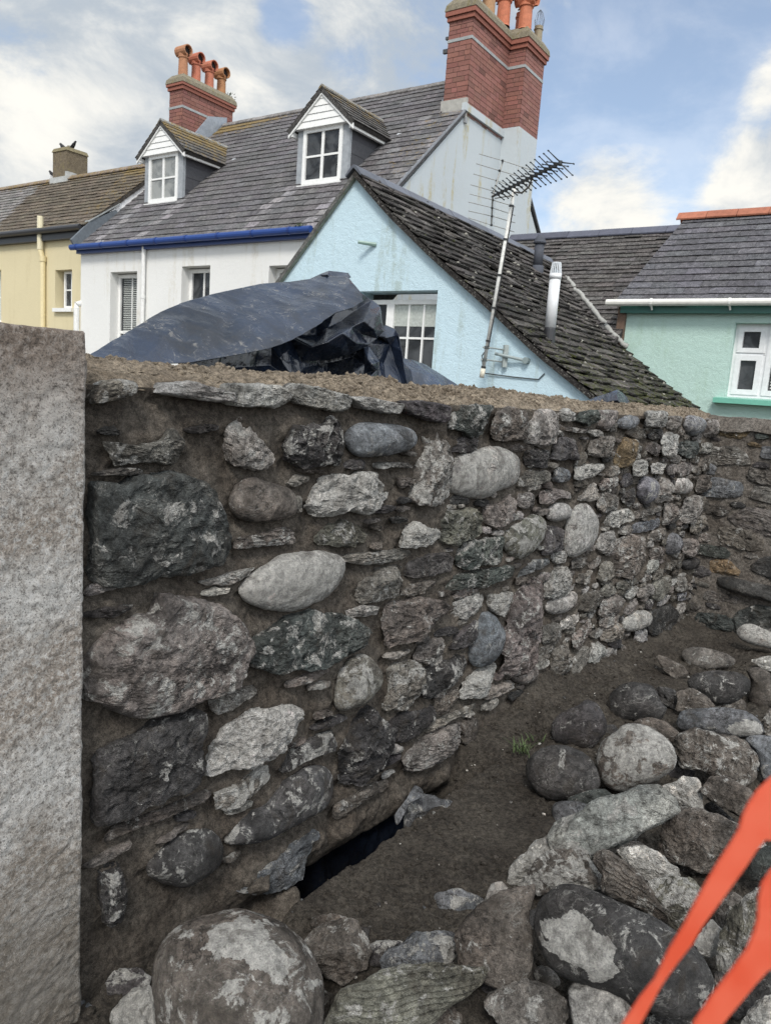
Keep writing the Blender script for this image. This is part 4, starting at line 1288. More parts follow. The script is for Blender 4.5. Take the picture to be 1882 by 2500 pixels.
LS = [
('A',[(165,960),(180,830),(240,700),(350,600),(480,550),(640,525),(800,550),(950,620),(1050,720),(1130,860),(1165,1000),(1170,1189),(1120,1380),(950,1560),(640,1620),(350,1500),(200,1320)],'c','b',.42,.04,'great rounded boulder at the bottom edge, brown with a whitish lime crust on its crown',None,[(500,640),(700,600),(860,700),(950,880),(900,930),(780,900),(640,820),(480,760)]),
('A',[(-70,1150),(0,1060),(80,990),(160,980),(190,1100),(180,1300),(0,1340),(-80,1300)],'r','w',.9,.0,'white crusted lump tucked against the left side of the great boulder',None,None),
('D',[(-30,2190),(40,2166),(85,2180),(108,2215),(90,2270),(-30,2280)],'r','k',.5,.0,'pinkish rough stone in the bottom left corner below the post',None,None),
('A',[(612,402),(820,392),(1025,390),(1045,690),(1000,760),(640,740),(618,560)],'x','b',.0,-.02,'square brown mortar block standing behind the great boulder',.6,None),
('A',[(1050,700),(1150,600),(1350,565),(1440,740),(1400,880),(1290,980),(1150,900),(1080,800)],'r','b',.25,.0,'wedge shaped brown stone just right of the great boulder',None,None),
('B',[(10,1250),(120,1150),(300,1070),(430,1050),(540,1030),(580,1110),(575,1280),(480,1330),(300,1380),(80,1370),(0,1330)],'r','q',.45,.01,'blue grey stone with a frosted right end, at the foot of the smooth bank',None,[(440,1050),(540,1030),(580,1110),(570,1280),(500,1290),(480,1120)]),
('D',[(690,2215),(740,2140),(830,2100),(900,2082),(985,2080),(1058,2090),(1045,2120),(1000,2160),(960,2190),(900,2260),(700,2270)],'s','v',.2,.06,'broad olive flagstone lying flat at the bottom centre',.55,None),
('B',[(580,1270),(590,1100),(640,1020),(760,850),(900,760),(1110,740),(1122,800),(1080,950),(1122,1060),(1100,1280),(1040,1380),(900,1425),(810,1400),(740,1330)],'f','b',.2,.05,'squarish dark brown stone between the flagstone and the long patched boulder',.7,None),
('B',[(940,720),(950,590),(1060,500),(1130,420),(1220,395),(1245,500),(1170,560),(1100,640),(1040,740)],'r','w',.75,.0,'knobbly white crusted lump on the edge of the smooth bank',None,None),
('B',[(1045,740),(1090,600),(1160,530),(1280,490),(1400,470),(1490,500),(1520,570),(1580,680),(1570,750),(1450,760),(1300,760),(1150,790)],'r','b',.5,.03,'lumpy brown stone with white specks, directly above the long patched boulder',None,None),
('B',[(705,885),(780,830),(830,720),(890,698),(938,740),(900,795),(800,845),(730,905)],'r','l',.5,.0,'small pale lump like a knucklebone beside the smooth bank',None,None),
('C',[(20,900),(80,780),(200,725),(320,735),(500,810),(700,900),(900,1000),(1050,1100),(1180,1230),(1260,1380),(1270,1480),(1210,1620),(1100,1690),(950,1690),(750,1600),(560,1490),(350,1430),(180,1380),(60,1250),(15,1080)],'c','d',.18,.10,'long dark oval boulder carrying a large white patch of old mortar',None,[(90,1000),(180,975),(300,965),(420,1060),(480,1080),(560,1130),(610,1200),(575,1400),(530,1430),(420,1370),(220,1300),(120,1180)]),
('C',[(405,560),(430,520),(500,498),(620,560),(760,690),(860,830),(960,1010),(900,990),(700,890),(500,800),(470,650)],'s','b',.2,.06,'brown slab leaning on the upper side of the long patched boulder',.9,None),
('C',[(580,510),(640,478),(780,468),(880,520),(960,600),(1060,640),(1078,695),(960,710),(850,730),(760,690),(680,600)],'r','w',.7,.08,'row of pale mortar lumps under the tip of the long pale slab',None,None),
('C',[(790,720),(950,690),(1100,700),(1190,760),(1185,900),(1110,1000),(1035,1070),(960,1020),(880,880)],'r','v',.55,.06,'mossy stone with white crystals behind the orange strand',None,None),
('C',[(110,400),(150,310),(240,265),(400,190),(640,100),(800,45),(900,58),(1000,140),(1032,230),(880,320),(700,400),(500,512),(400,548),(140,525)],'f','t',.3,.10,'long pale grey green slab lying slantwise across the middle of the heap',1.0,None),
('C',[(243,250),(243,140),(340,100),(480,73),(560,110),(420,215),(300,280)],'f','n',.4,.0,'small greenish block under the left end of the long pale slab',.9,None),
('C',[(900,60),(1000,20),(1050,-10),(1150,5),(1195,120),(1185,225),(1100,250),(1030,215),(1000,140)],'r','w',.65,.06,'white crystalline stone at the right end of the long pale slab',None,None),
('C',[(1155,85),(1240,-2),(1340,-15),(1480,55),(1565,110),(1520,210),(1475,290),(1390,230),(1250,165)],'f','b',.12,.10,'flat brown stone split along clean faces, above the big dark lump',.7,None),
('C',[(880,500),(900,330),(1000,250),(1150,235),(1300,275),(1450,330),(1440,450),(1380,530),(1290,635),(1150,625),(1000,605),(900,565)],'r','b',.3,.07,'big dark pitted lump right of the long pale slab',None,None),
('C',[(1180,170),(1250,165),(1420,300),(1400,330),(1300,290),(1200,240)],'r','d',.05,.03,'dark wedge trapped beneath the flat brown stone',None,None),
('C',[(1280,1210),(1330,1080),(1420,900),(1550,790),(1620,755),(1720,850),(1740,1100),(1560,1220),(1380,1370),(1290,1340)],'r','v',.4,.10,'stone with a pale worn top just left of the thick orange strand',None,None),
('C',[(1115,1160),(1170,1060),(1250,985),(1325,1045),(1305,1180),(1275,1255),(1180,1240)],'r','l',.95,.06,'frosted white lump between two orange strands',None,None),
('C',[(1475,640),(1530,505),(1665,475),(1740,560),(1700,720),(1500,710)],'f','n',.1,.08,'smooth green grey slab at the right edge above the thick orange strand',.7,None),
('C',[(1310,850),(1400,790),(1480,850),(1420,960),(1310,1090),(1270,960)],'r','g',.3,.03,'grey stone in the gap between the two orange strands',None,None),
('C',[(255,1500),(300,1425),(450,1445),(620,1525),(695,1620),(710,1740),(680,1830),(300,1830),(265,1660)],'f','l',.15,.05,'pale grey stone below the white mortar patch at the bottom edge',.8,None),
('B',[(840,1450),(1060,1350),(1200,1415),(1310,1480),(1375,1610),(1320,1720),(1000,1740),(860,1620),(780,1560)],'r','g',.3,.02,'grey angular stone at the bottom, below the squarish dark brown one',None,None),
('B',[(1095,1340),(1150,1255),(1260,1300),(1310,1400),(1210,1435)],'c','g',.2,.0,'small grey pebble squeezed between the dark brown stone and the patched boulder',None,None),
('C',[(1440,1720),(1560,1575),(1665,1520),(1780,1560),(1800,1850),(1450,1850)],'r','w',.35,.10,'white topped stone in the bottom right corner',None,None),
('C',[(1270,1350),(1385,1365),(1350,1440),(1310,1490),(1262,1430)],'r','k',.2,.02,'small reddish stone behind the thick orange strand',None,None),
('C',[(1320,1610),(1500,1450),(1700,1380),(1720,1490),(1500,1640),(1400,1700)],'f','d',.1,.03,'dark flat stone at the bottom right under the thick orange strand',None,None),
('C',[(790,1680),(900,1640),(1110,1700),(1130,1830),(790,1830)],'r','d',.3,.0,'dark mottled stone at the bottom between two orange strands',None,None),
('E',[(75,1010),(110,900),(250,836),(380,850),(490,910),(540,990),(568,1100),(500,1165),(350,1200),(220,1192),(130,1115)],'c','d',.12,.02,'dark smooth rounded boulder resting on the right edge of the smooth bank',None,None),
('E',[(243,720),(290,640),(430,590),(480,528),(570,590),(613,710),(590,790),(500,882),(400,862),(270,832)],'c','p',.25,.0,'purple grey cobble with a humped top, behind the dark smooth boulder',None,None),
('E',[(533,900),(570,800),(680,740),(700,703),(850,703),(960,770),(1040,850),(1072,970),(960,1060),(800,1115),(650,1145),(570,1085),(540,990)],'c','b',.5,.05,'large rounded boulder with a white crust along its upper right rim',None,[(680,740),(700,703),(850,703),(960,770),(1040,850),(1060,960),(1000,960),(960,860),(850,770),(760,745)]),
('E',[(603,570),(640,490),(730,438),(860,438),(930,478),(960,580),(1012,600),(960,690),(800,700),(700,690),(625,645)],'c','d',.2,.0,'low dark boulder dusted with soil, behind the large crusted one',None,None),
('E',[(1048,850),(1060,770),(1180,733),(1330,758),(1500,790),(1562,880),(1592,960),(1560,1045),(1480,1090),(1350,1055),(1200,1012),(1090,985),(1055,905)],'r','b',.4,.04,'craggy brown stone with pale facets, right of the large crusted boulder',None,None),
('E',[(1048,690),(1080,618),(1200,603),(1450,608),(1560,648),(1612,720),(1624,780),(1400,795),(1200,745),(1080,752)],'c','q',.1,.04,'long blue grey cobble with a paler right end',None,[(1370,740),(1430,700),(1560,690),(1620,770),(1480,790)]),
('E',[(1048,620),(1060,498),(1150,473),(1250,530),(1312,605),(1200,625)],'r','b',.35,.03,'pointed brown stone standing behind the long blue grey cobble',None,None),
('E',[(1118,430),(1160,380),(1300,353),(1450,368),(1532,420),(1538,490),(1430,575),(1300,585),(1200,510),(1130,482)],'c','d',.2,.04,'dark oval boulder with a flat top and lime streaked sides',None,None),
('E',[(1083,250),(1130,208),(1250,213),(1400,258),(1455,315),(1330,355),(1150,345),(1098,305)],'c','g',.25,.0,'grey flattened cobble farthest back, near the end wall',None,None),
('E',[(923,275),(948,256),(1100,330),(1137,390),(1060,424),(978,372)],'f','b',.1,.0,'thin brown flake lying on the soil left of the farthest cobble',None,None),
('E',[(903,525),(930,458),(1062,498),(1062,625),(960,575)],'r','d',.1,.0,'dark block half hidden left of the pointed brown stone',None,None),
('E',[(1476,790),(1600,773),(1700,790),(1760,900),(1700,1090),(1600,1085),(1582,960),(1550,865)],'c','q',.2,.04,'smooth bluish boulder cut by the right edge of the picture',None,None),
('E',[(1603,690),(1650,608),(1740,600),(1740,790),(1630,780)],'r','g',.4,.05,'rough grey stone at the right edge above the smooth bluish boulder',None,None),
('E',[(1526,295),(1665,262),(1740,300),(1700,380),(1620,350)],'r','w',.7,.03,'white streaked stone at the right edge near the end wall',None,None),
('E',[(1436,100),(1500,48),(1640,98),(1740,150),(1740,240),(1560,205),(1450,155)],'c','l',.8,.05,'whitewashed rounded stone at the foot of the end wall',None,None),
('E',[(800,695),(1000,690),(1012,765),(960,790),(850,735)],'r','d',.2,.0,'dark rubble wedged behind the large crusted boulder',None,None),
('E',[(1490,345),(1600,335),(1690,400),(1740,560),(1620,620),(1500,570),(1545,440)],'c','b',.05,.0,'soil covered hump at the right edge, behind the dark oval boulder',None,None),
('B',[(165,262),(240,160),(320,32),(372,110),(345,135),(285,155),(245,235),(190,335)],'f','q',.3,.02,'narrow pointed slate standing on edge in the trench',.5,None),
('B',[(232,380),(245,250),(290,125),(420,118),(562,158),(545,195),(400,290),(310,360)],'f','q',.2,.06,'ragged blue grey slate leaning on the edge of the trench',.6,None),
('W3',[(1270,1270),(1330,1215),(1400,1195),(1455,1210),(1400,1260),(1300,1310)],'c','d',.0,-.02,'small dark cobble down in the black mouth of the trench',None,None),
('D',[(100,2125),(122,2095),(150,2100),(160,2130),(135,2155),(108,2150)],'r','d',.0,.0,'dark broken lump at the foot of the granite post',None,None),
('A',[(500,880),(560,840),(640,860),(620,930),(540,940)],'r','d',.0,-.05,None,None,None),
]
for e in LS:
    crop, pts, st, cl, lm, lift, lab, th, patch = e
    if lab is None:
        continue
    nm = 'boulder' if 'boulder' in lab.split(',')[0] and st == 'c' else ('stone_block' if st == 'x' else 'loose_stone')
    loose(crop, pts, st, cl, lm, lift, lab, nm, th, patch, mat=(M['mortar'] if st == 'x' else None), atn=0.15 if 'slate' in lab and 'trench' in lab else None)
# small stones wedged low in the gaps
rs = np.random.RandomState(99)
regs = [(950, 2330), (1080, 2480), (1290, 2440), (1330, 2250), (1560, 2140), (1640, 2160), (1720, 2220), (1790, 2290), (1820, 2060), (1440, 2170), (1360, 2130), (1120, 2200), (820, 2260),
        (1400, 1990), (1650, 1880), (1600, 1790), (1480, 1790), (1840, 1850), (1760, 2440), (1850, 2380), (1530, 2080), (760, 2440), (1230, 2400), (230, 2350), (300, 2400), (180, 2460), (860, 2290), (1700, 1990), (1780, 1720), (1850, 1700)]
for x, y in regs:
    sz = 34 + 40 * rs.rand()
    pts = [(x + a, y + b * 0.75) for a, b in rnd_shape(rs, 0, 0, 2 * sz, 1.5 * sz)]
    pts = [(a, 2 * y - b) for a, b in pts]
    loose('O', pts, rs.choice(['r', 'r', 'f', 'c']), rs.choice(list('gdbpq')), 0.15 + 0.3 * rs.rand(), -0.02, 'small dark stone wedged low in a gap of the heap', 'gap_stone',
          seed=int(rs.randint(1, 90000)), group='small stones in the gaps of the heap')

# ------------------------------------------------------------------ black sheet in the trench
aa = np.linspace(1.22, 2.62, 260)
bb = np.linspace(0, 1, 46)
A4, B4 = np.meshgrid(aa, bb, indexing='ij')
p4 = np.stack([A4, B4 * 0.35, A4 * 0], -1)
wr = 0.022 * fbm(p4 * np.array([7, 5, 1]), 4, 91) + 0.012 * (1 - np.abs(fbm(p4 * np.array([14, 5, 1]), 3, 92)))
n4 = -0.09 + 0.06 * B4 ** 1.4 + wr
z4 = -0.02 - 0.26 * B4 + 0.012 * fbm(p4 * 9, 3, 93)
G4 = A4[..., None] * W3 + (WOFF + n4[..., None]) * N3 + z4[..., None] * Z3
al = np.hstack([np.ones((G4.shape[0] * G4.shape[1], 3)), (0.05 + 0.6 * (B4 < 0.2)).reshape(-1, 1)])  # paler top edge: a lit edge put into the sheet colour
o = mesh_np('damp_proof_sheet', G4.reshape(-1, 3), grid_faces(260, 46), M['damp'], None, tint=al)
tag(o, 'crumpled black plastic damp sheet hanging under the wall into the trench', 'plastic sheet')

# ------------------------------------------------------------------ grass tuft by the bank
def tuft(crop, x, y, label, nbl, h, seed):
    rs_ = np.random.RandomState(seed)
    X, Y = px(crop, [(x, y)])[0]
    p = on(X, Y, Z3, 0.09)
    mb = MB()
    for k in range(nbl):
        a = rs_.rand() * 6.283
        L = h * (0.5 + 0.7 * rs_.rand())
        b = p + np.array([rs_.randn(), rs_.randn(), 0]) * 0.018
        d = np.array([math.cos(a), math.sin(a), 0])
        sd_ = np.array([-d[1], d[0], 0]) * 0.0028
        prev = None
        pts = []
        for i in range(5):
            t = i / 4
            c = b + d * L * 0.7 * t ** 1.6 + Z3 * L * (t - 0.35 * t * t)
            w = sd_ * (1 - t ** 2 * 0.9)
            pts += [c - w, c + w]
        g = 0.8 + 0.5 * rs_.rand()
        mb.add(pts, [(2 * i, 2 * i + 1, 2 * i + 3, 2 * i + 2) for i in range(4)], (0.05 * g, 0.075 * g, 0.025 * g, 0))
    o_ = mb.build('grass_tuft', M['tintm'])
    tag(o_, label, 'grass', 'grass tufts by the trench')


tuft('E', 60, 890, 'small green grass tuft on the soil beside the smooth bank', 34, 0.07, 3)
tuft('E', 140, 820, 'thin sprig of grass growing behind the larger tuft', 9, 0.05, 4)

# ------------------------------------------------------------------ orange barrier netting close to the lens
def sheetpoly(name, crop, outer, depth, mat, thick, label=None, cat=None, holes=(), bend=0.0):
    def proj(q, extra=0.0):
        r_ = []
        for x, y in q:
            rr_ = ray(x, y)
            r_.append(CAM + rr_ * (depth + extra + bend * ((x - 1700) / 300.0)))
        return r_
    o_ = proj(px(crop, outer))
    hs = [proj(px(crop, h)) for h in holes]
    allp = o_ + [p for h in hs for p in h]
    loc = [Vector(((p - CAM) @ RT, (p - CAM) @ UP, 0)) for p in allp]
    loops, i = [], 0
    for L in [o_] + hs:
        loops.append(loc[i:i + len(L)]); i += len(L)
    tri = tessellate_polygon(loops)
    n = len(allp)
    V = allp + [p + FW * thick for p in allp]
    F = [tuple(t) for t in tri] + [tuple(n + k for k in reversed(t)) for t in tri]
    i = 0
    for L in [o_] + hs:
        m_ = len(L)
        F += [(i + k, i + (k + 1) % m_, n + i + (k + 1) % m_, n + i + k) for k in range(m_)]
        i += m_
    ob = mesh_np(name, np.array(V), F, mat, None, tint=np.array([1, 1, 1, 0.]), smooth=False)
    return tag(ob, label, cat)


mt, nt, bs, pos = newmat('orange_plastic')
bs.inputs['Base Color'].default_value = (0.93, 0.13, 0.045, 1)
bs.inputs['Base Color'].default_value = (0.86, 0.17, 0.09, 1)
bs.inputs['Roughness'].default_value = 0.45
bs.inputs['Subsurface Weight'].default_value = 0.0
nt.links.new(mixc(nt, mapr(nt, noise(nt, pos, 22, 4, 0.6), 0.4, 0.62), (0.88, 0.20, 0.11), (0.80, 0.13, 0.06)), bs.inputs['Base Color'])
tl = nt.nodes.new('ShaderNodeBsdfTranslucent')
tl.inputs['Color'].default_value = (0.80, 0.25, 0.16, 1)
ms = nt.nodes.new('ShaderNodeMixShader')
ms.inputs[0].default_value = 0.5
nt.links.new(bs.outputs[0], ms.inputs[1])
nt.links.new(tl.outputs[0], ms.inputs[2])
nt.links.new(ms.outputs[0], [n for n in nt.nodes if n.type == 'OUTPUT_MATERIAL'][0].inputs[0])
outer = [(-150, 2760), (155, 2212), (300, 1990), (430, 1830), (560, 1560), (700, 1330), (800, 1130), (900, 950), (1000, 780), (1110, 610), (1190, 480), (1230, 340), (1280, 240), (1360, 120), (1475, 10),
         (1750, -180), (2100, -300), (2100, 2500), (1800, 2700), (700, 3100), (600, 2760), (790, 2212), (960, 1960), (1130, 1740), (1260, 1560), (1330, 1400), (1360, 1280), (1370, 1100), (1400, 960), (1475, 850),
         (1620, 700), (1620, 600), (1475, 560), (1420, 555), (1350, 640), (1260, 780), (1150, 930), (1050, 1070), (960, 1190), (850, 1340), (760, 1500), (650, 1640), (560, 1760), (480, 1880), (400, 2030), (300, 2212), (20, 2800)]
hole = [(1040, 2212), (1200, 2020), (1340, 1850), (1440, 1740), (1520, 1690), (1900, 1760), (1800, 2300), (1300, 2650), (880, 2600)]
sheetpoly('barrier_netting', 'G', outer, 0.29, mt, 0.0018, 'blurred orange plastic barrier netting with two slanting strands, close to the lens', 'barrier netting', [hole])

# ------------------------------------------------------------------ black plastic sheet behind the wall
sheet = empty('plastic_sheet', tuple(TW(2.2, -0.9, 0)), label='big crumpled black plastic sheet bundled behind the wall, dusty with dried mud', cat='plastic sheet')


from mathutils.geometry import delaunay_2d_cdt


def cloth(crop, bnd, inner, seed, alpha, levels=5, smooth=7, wr=0.006, name='sheet_fold'):
    pts = bnd + inner
    P2 = []
    for x, y, n in pts:
        X, Y = px(crop, [(x, y)])[0]
        p_ = on(X, Y, N3, WOFF + n)
        P2.append((p_ @ W3, p_[2], n))
    nb = len(bnd)
    vc, ed, fc, ov, oe, of = delaunay_2d_cdt([Vector((x / 1000, -y / 1000)) for x, y, _ in pts], [(i, (i + 1) % nb) for i in range(nb)], [], 1, 1e-6)
    idx = [o_[0] if o_ else 0 for o_ in ov]
    V = np.array([P2[i] for i in idx], float)
    F = np.array([list(f) for f in fc if len(f) == 3])
    for _ in range(levels):
        em = {}
        V = list(map(tuple, V))
        def mid(a, b):
            k = (a, b) if a < b else (b, a)
            if k not in em:
                em[k] = len(V)
                V.append(tuple((V[a][i] + V[b][i]) / 2 for i in range(3)))
            return em[k]
        nf = []
        for a, b, c in F:
            ab, bc, ca = mid(a, b), mid(b, c), mid(c, a)
            nf += [(a, ab, ca), (b, bc, ab), (c, ca, bc), (ab, bc, ca)]
        F = np.array(nf)
        V = np.array(V)
    E = np.vstack([F[:, [0, 1]], F[:, [1, 2]], F[:, [2, 0]]])
    Es = np.sort(E, 1)
    u_, cnt = np.unique(Es[:, 0] * 10000000 + Es[:, 1], return_counts=True)
    be = u_[cnt == 1]
    isb = np.zeros(len(V), bool)
    isb[be // 10000000] = True
    isb[be % 10000000] = True
    for _ in range(smooth):
        S_ = np.zeros_like(V); C_ = np.zeros(len(V))
        np.add.at(S_, E[:, 0], V[E[:, 1]]); np.add.at(C_, E[:, 0], 1)
        np.add.at(S_, E[:, 1], V[E[:, 0]]); np.add.at(C_, E[:, 1], 1)
        W_ = V * 0.4 + 0.6 * S_ / C_[:, None]
        V[~isb] = W_[~isb]
    q = np.stack([V[:, 0], V[:, 1], np.zeros(len(V))], 1)
    ang = seed * 0.9
    ro = np.stack([q[:, 0] * math.cos(ang) + q[:, 1] * math.sin(ang), -q[:, 0] * math.sin(ang) + q[:, 1] * math.cos(ang), q[:, 2]], 1)
    w = (np.abs(fbm(ro * np.array([4, 13, 1]) + seed, 3, seed)) + 0.6 * np.abs(fbm(ro[:, [1, 0, 2]] * np.array([5, 11, 1]) + seed, 3, seed + 2)))
    V[:, 2] -= w * wr
    V[:, 2] += fbm(q * 3 + seed, 2, seed + 5) * wr * 1.2
    Wd = V[:, :1] * W3 + (WOFF + V[:, 2:3]) * N3 + V[:, 1:2] * Z3
    o_ = mesh_np(name, Wd, F, M['plastic'], sheet, tint=np.array([1, 1, 1, alpha]))
    sm = o_.modifiers.new('thickness', 'SOLIDIFY')
    sm.thickness = 0.003
    sm.offset = 0
    return o_


cloth('P', [(20, 384, -.47), (60, 362, -.50), (120, 322, -.56), (200, 275, -.63), (300, 213, -.68), (400, 168, -.72), (470, 148, -.74), (545, 128, -.76), (640, 108, -.76), (740, 88, -.77), (860, 80, -.76), (1010, 58, -.74), (1088, 60, -.70),
            (1112, 95, -.63), (1136, 122, -.57), (1150, 158, -.51), (1112, 185, -.47), (1040, 205, -.45), (960, 262, -.43), (860, 318, -.42), (760, 352, -.43), (600, 382, -.44), (430, 410, -.45), (330, 412, -.45), (220, 406, -.46), (120, 394, -.46)],
      [(330, 300, -.53), (300, 345, -.50), (520, 260, -.55), (700, 240, -.535), (640, 180, -.66), (860, 200, -.53), (860, 130, -.68), (980, 130, -.60), (1060, 120, -.58), (160, 350, -.50), (420, 230, -.62), (740, 310, -.45), (560, 330, -.49), (940, 200, -.50), (1095, 90, -.62)],
      3, 0.7, wr=0.009)
cloth('P', [(930, 68, -.78), (965, 52, -.80), (1005, 36, -.80), (1082, 45, -.78), (1094, 62, -.72), (1010, 64, -.75)], [(1000, 52, -.74)], 4, .35, levels=4, wr=.003)
cloth('P', [(1128, 118, -.62), (1185, 155, -.64), (1222, 180, -.62), (1229, 240, -.58), (1233, 280, -.56), (1205, 310, -.55), (1170, 335, -.54), (1100, 372, -.55), (1000, 398, -.57), (900, 400, -.58), (840, 300, -.62), (960, 240, -.62), (1040, 185, -.62)],
      [(1060, 290, -.46), (1000, 325, -.47), (1150, 240, -.49), (1175, 195, -.56), (1110, 200, -.62), (1000, 270, -.57), (940, 345, -.50), (1120, 330, -.49), (1195, 275, -.49), (1060, 240, -.60), (1100, 265, -.50), (1140, 290, -.54), (960, 300, -.60), (1205, 215, -.52)],
      8, .28, wr=.010, smooth=4)
cloth('P', [(390, 404, -.58), (560, 372, -.60), (760, 335, -.62), (900, 285, -.64), (1000, 250, -.64), (1160, 320, -.62), (1200, 350, -.62), (1235, 420, -.60), (1250, 620, -.58), (400, 620, -.55)],
      [(1000, 410, -.66), (1100, 385, -.66), (900, 430, -.60), (760, 420, -.62), (600, 430, -.60), (1100, 450, -.55), (1000, 470, -.60), (860, 480, -.56), (1060, 430, -.62), (940, 450, -.55), (1150, 420, -.57), (800, 390, -.58), (1140, 500, -.54), (700, 470, -.57)],
      5, .14, wr=.010, smooth=4)
cloth('P', [(1165, 338, -.57), (1200, 300, -.61), (1235, 256, -.64), (1275, 273, -.63), (1291, 295, -.58), (1303, 360, -.56), (1326, 512, -.54), (1330, 640, -.54), (1190, 640, -.56), (1210, 405, -.58)],
      [(1240, 308, -.56), (1255, 335, -.62), (1280, 420, -.60), (1225, 420, -.62), (1280, 300, -.60), (1300, 500, -.57)], 6, .14, wr=.006, smooth=3)
cloth('P', [(1148, 347, -.52), (1170, 343, -.52), (1215, 404, -.49), (1205, 440, -.47), (1196, 620, -.47), (1130, 620, -.49), (1152, 430, -.50)], [(1166, 395, -.45), (1183, 415, -.42), (1170, 470, -.43), (1160, 450, -.48)], 7, .5, levels=4, wr=.004, smooth=2)
cloth('P', [(1295, 388, -.68), (1350, 400, -.72), (1400, 418, -.74), (1480, 468, -.70), (1570, 525, -.64), (1640, 640, -.6), (1310, 640, -.52)],
      [(1380, 450, -.58), (1400, 500, -.52), (1460, 500, -.54), (1340, 440, -.57), (1350, 500, -.53), (1420, 455, -.62), (1500, 520, -.57)], 9, .6, wr=.007, smooth=3)
cloth('R6', [(235, 1662, -.5), (330, 1625, -.53), (400, 1605, -.55), (450, 1588, -.57), (492, 1568, -.58), (530, 1590, -.57), (560, 1622, -.55), (600, 1700, -.50), (610, 1820, -.5), (235, 1820, -.46)],
      [(470, 1640, -.50), (500, 1650, -.46), (430, 1660, -.52), (540, 1660, -.50), (350, 1680, -.48), (490, 1600, -.52)], 12, .9, wr=.005, smooth=2, name='sheet_corner')
cloth('R6', [(20, 1668, -.5), (60, 1630, -.5), (72, 1608, -.5), (80, 1650, -.48), (95, 1800, -.48), (20, 1800, -.48)], [(65, 1660, -.46)], 13, .3, levels=3, wr=.002, smooth=1, name='sheet_corner')
# spoil heap the sheet is thrown over, behind the wall
hs, hn = np.meshgrid(np.linspace(0.4, 5.2, 160), np.linspace(-0.47, -2.4, 60), indexing='ij')
p5 = np.stack([hs, hn, hs * 0], -1)
hz = -0.42 + 1.68 * np.exp(-((hn + 0.95) / 0.62) ** 2) * (0.35 + 0.65 * np.exp(-((hs - 2.1) / 1.5) ** 2)) + 0.06 * fbm(p5 * 3, 4, 95)
hz = np.minimum(hz, 1.27 + 0.03 * fbm(p5 * 5, 3, 96))
G5 = hs[..., None] * W3 + (WOFF + hn[..., None]) * N3 + hz[..., None] * Z3
o = mesh_np('spoil_heap', G5.reshape(-1, 3), grid_faces(160, 60), M['soil'], None)
tag(o, kind='structure')
# ------------------------------------------------------------------ houses
def wall_face(house, name, axis, val, outer, holes, mat, thick=0.28, sgn=1):
    """outline in (a, z); axis 'v': a = u, wall at v = val facing -V; axis 'u': a = v, wall at u = val facing +U"""
    def P(a, z, d=0.0):
        return T(a, val + d, z) if axis == 'v' else T(val - d, a, z)
    loops = [[Vector((a, z, 0)) for a, z in outer]]
    hl = []
    for (a0, a1, z0, z1) in holes:
        h = [(a0, z0), (a1, z0), (a1, z1), (a0, z1)]
        hl.append(h)
        loops.append([Vector((a, z, 0)) for a, z in h])
    allp = list(outer) + [p for h in hl for p in h]
    tri = tessellate_polygon(loops)
    V = [P(a, z) for a, z in allp] + [P(a, z, thick) for a, z in allp]
    n = len(allp)
    F = [tuple(t) for t in tri] + [tuple(n + k for k in reversed(t)) for t in tri]
    i = 0
    for L in [outer] + hl:
        m_ = len(L)
        F += [(i + k, i + (k + 1) % m_, n + i + (k + 1) % m_, n + i + k) for k in range(m_)]
        i += m_
    return mesh_np(name, np.array(V), F, mat, house, tint=np.array([1, 1, 1, 0.]), smooth=False)


WHT = (0.78, 0.78, 0.76, 0)


def window(house, u0, u1, z0, z1, v, cols, rows, fw=0.05, bw=0.022, glass='glass', col=WHT, name='window', sill=None, mid=None, blind=False):
    mb = MB(T)
    mb.box(u0, u0 + fw, v, v + 0.06, z0, z1, col)
    mb.box(u1 - fw, u1, v, v + 0.06, z0, z1, col)
    mb.box(u0 + fw, u1 - fw, v, v + 0.06, z1 - fw, z1, col)
    mb.box(u0 + fw, u1 - fw, v - 0.004, v + 0.06, z0, z0 + fw * 1.3, col)
    for i in range(1, cols):
        u = u0 + fw + (u1 - u0 - 2 * fw) * i / cols
        w = bw if not (mid == 'mullion' and i == cols // 2) else fw * 0.8
        mb.box(u - w / 2, u + w / 2, v + 0.012, v + 0.05, z0 + fw * 1.3, z1 - fw, col)
    for j in range(1, rows):
        z = z0 + fw * 1.3 + (z1 - z0 - 2.3 * fw) * j / rows
        w = bw if not (mid == 'rail' and j == rows // 2) else fw * 0.8
        mb.box(u0 + fw, u1 - fw, v + 0.016, v + 0.047, z - w / 2, z + w / 2, col)
    f = mb.build(name, M['gloss'], house)
    g = MB(T)
    g.box(u0 + fw * .5, u1 - fw * .5, v + 0.03, v + 0.036, z0 + fw * .5, z1 - fw * .5)
    g.build('pane', M[glass], f)
    if blind:
        b = MB(T)
        for k in range(int((z1 - z0 - 2 * fw) / 0.032)):
            z = z0 + fw * 1.3 + 0.01 + k * 0.032
            b.hexa([T(u0 + fw + .07, v + 0.014, z), T(u1 - fw, v + 0.014, z), T(u1 - fw, v + 0.028, z + 0.012), T(u0 + fw + .07, v + 0.028, z + 0.012),
                    T(u0 + fw + .07, v + 0.014, z + 0.004), T(u1 - fw, v + 0.014, z + 0.004), T(u1 - fw, v + 0.028, z + 0.016), T(u0 + fw + .07, v + 0.028, z + 0.016)], (0.42, 0.44, 0.42, 0))
        b.build('blind', M['tintm'], f)
    if sill:
        s_ = MB(T)
        s_.box(u0 - 0.08, u1 + 0.08, v - sill[0], v + 0.02, z0 - 0.07, z0 - 0.001, sill[1])
        s_.build('sill', M['gloss'], f)
    return f


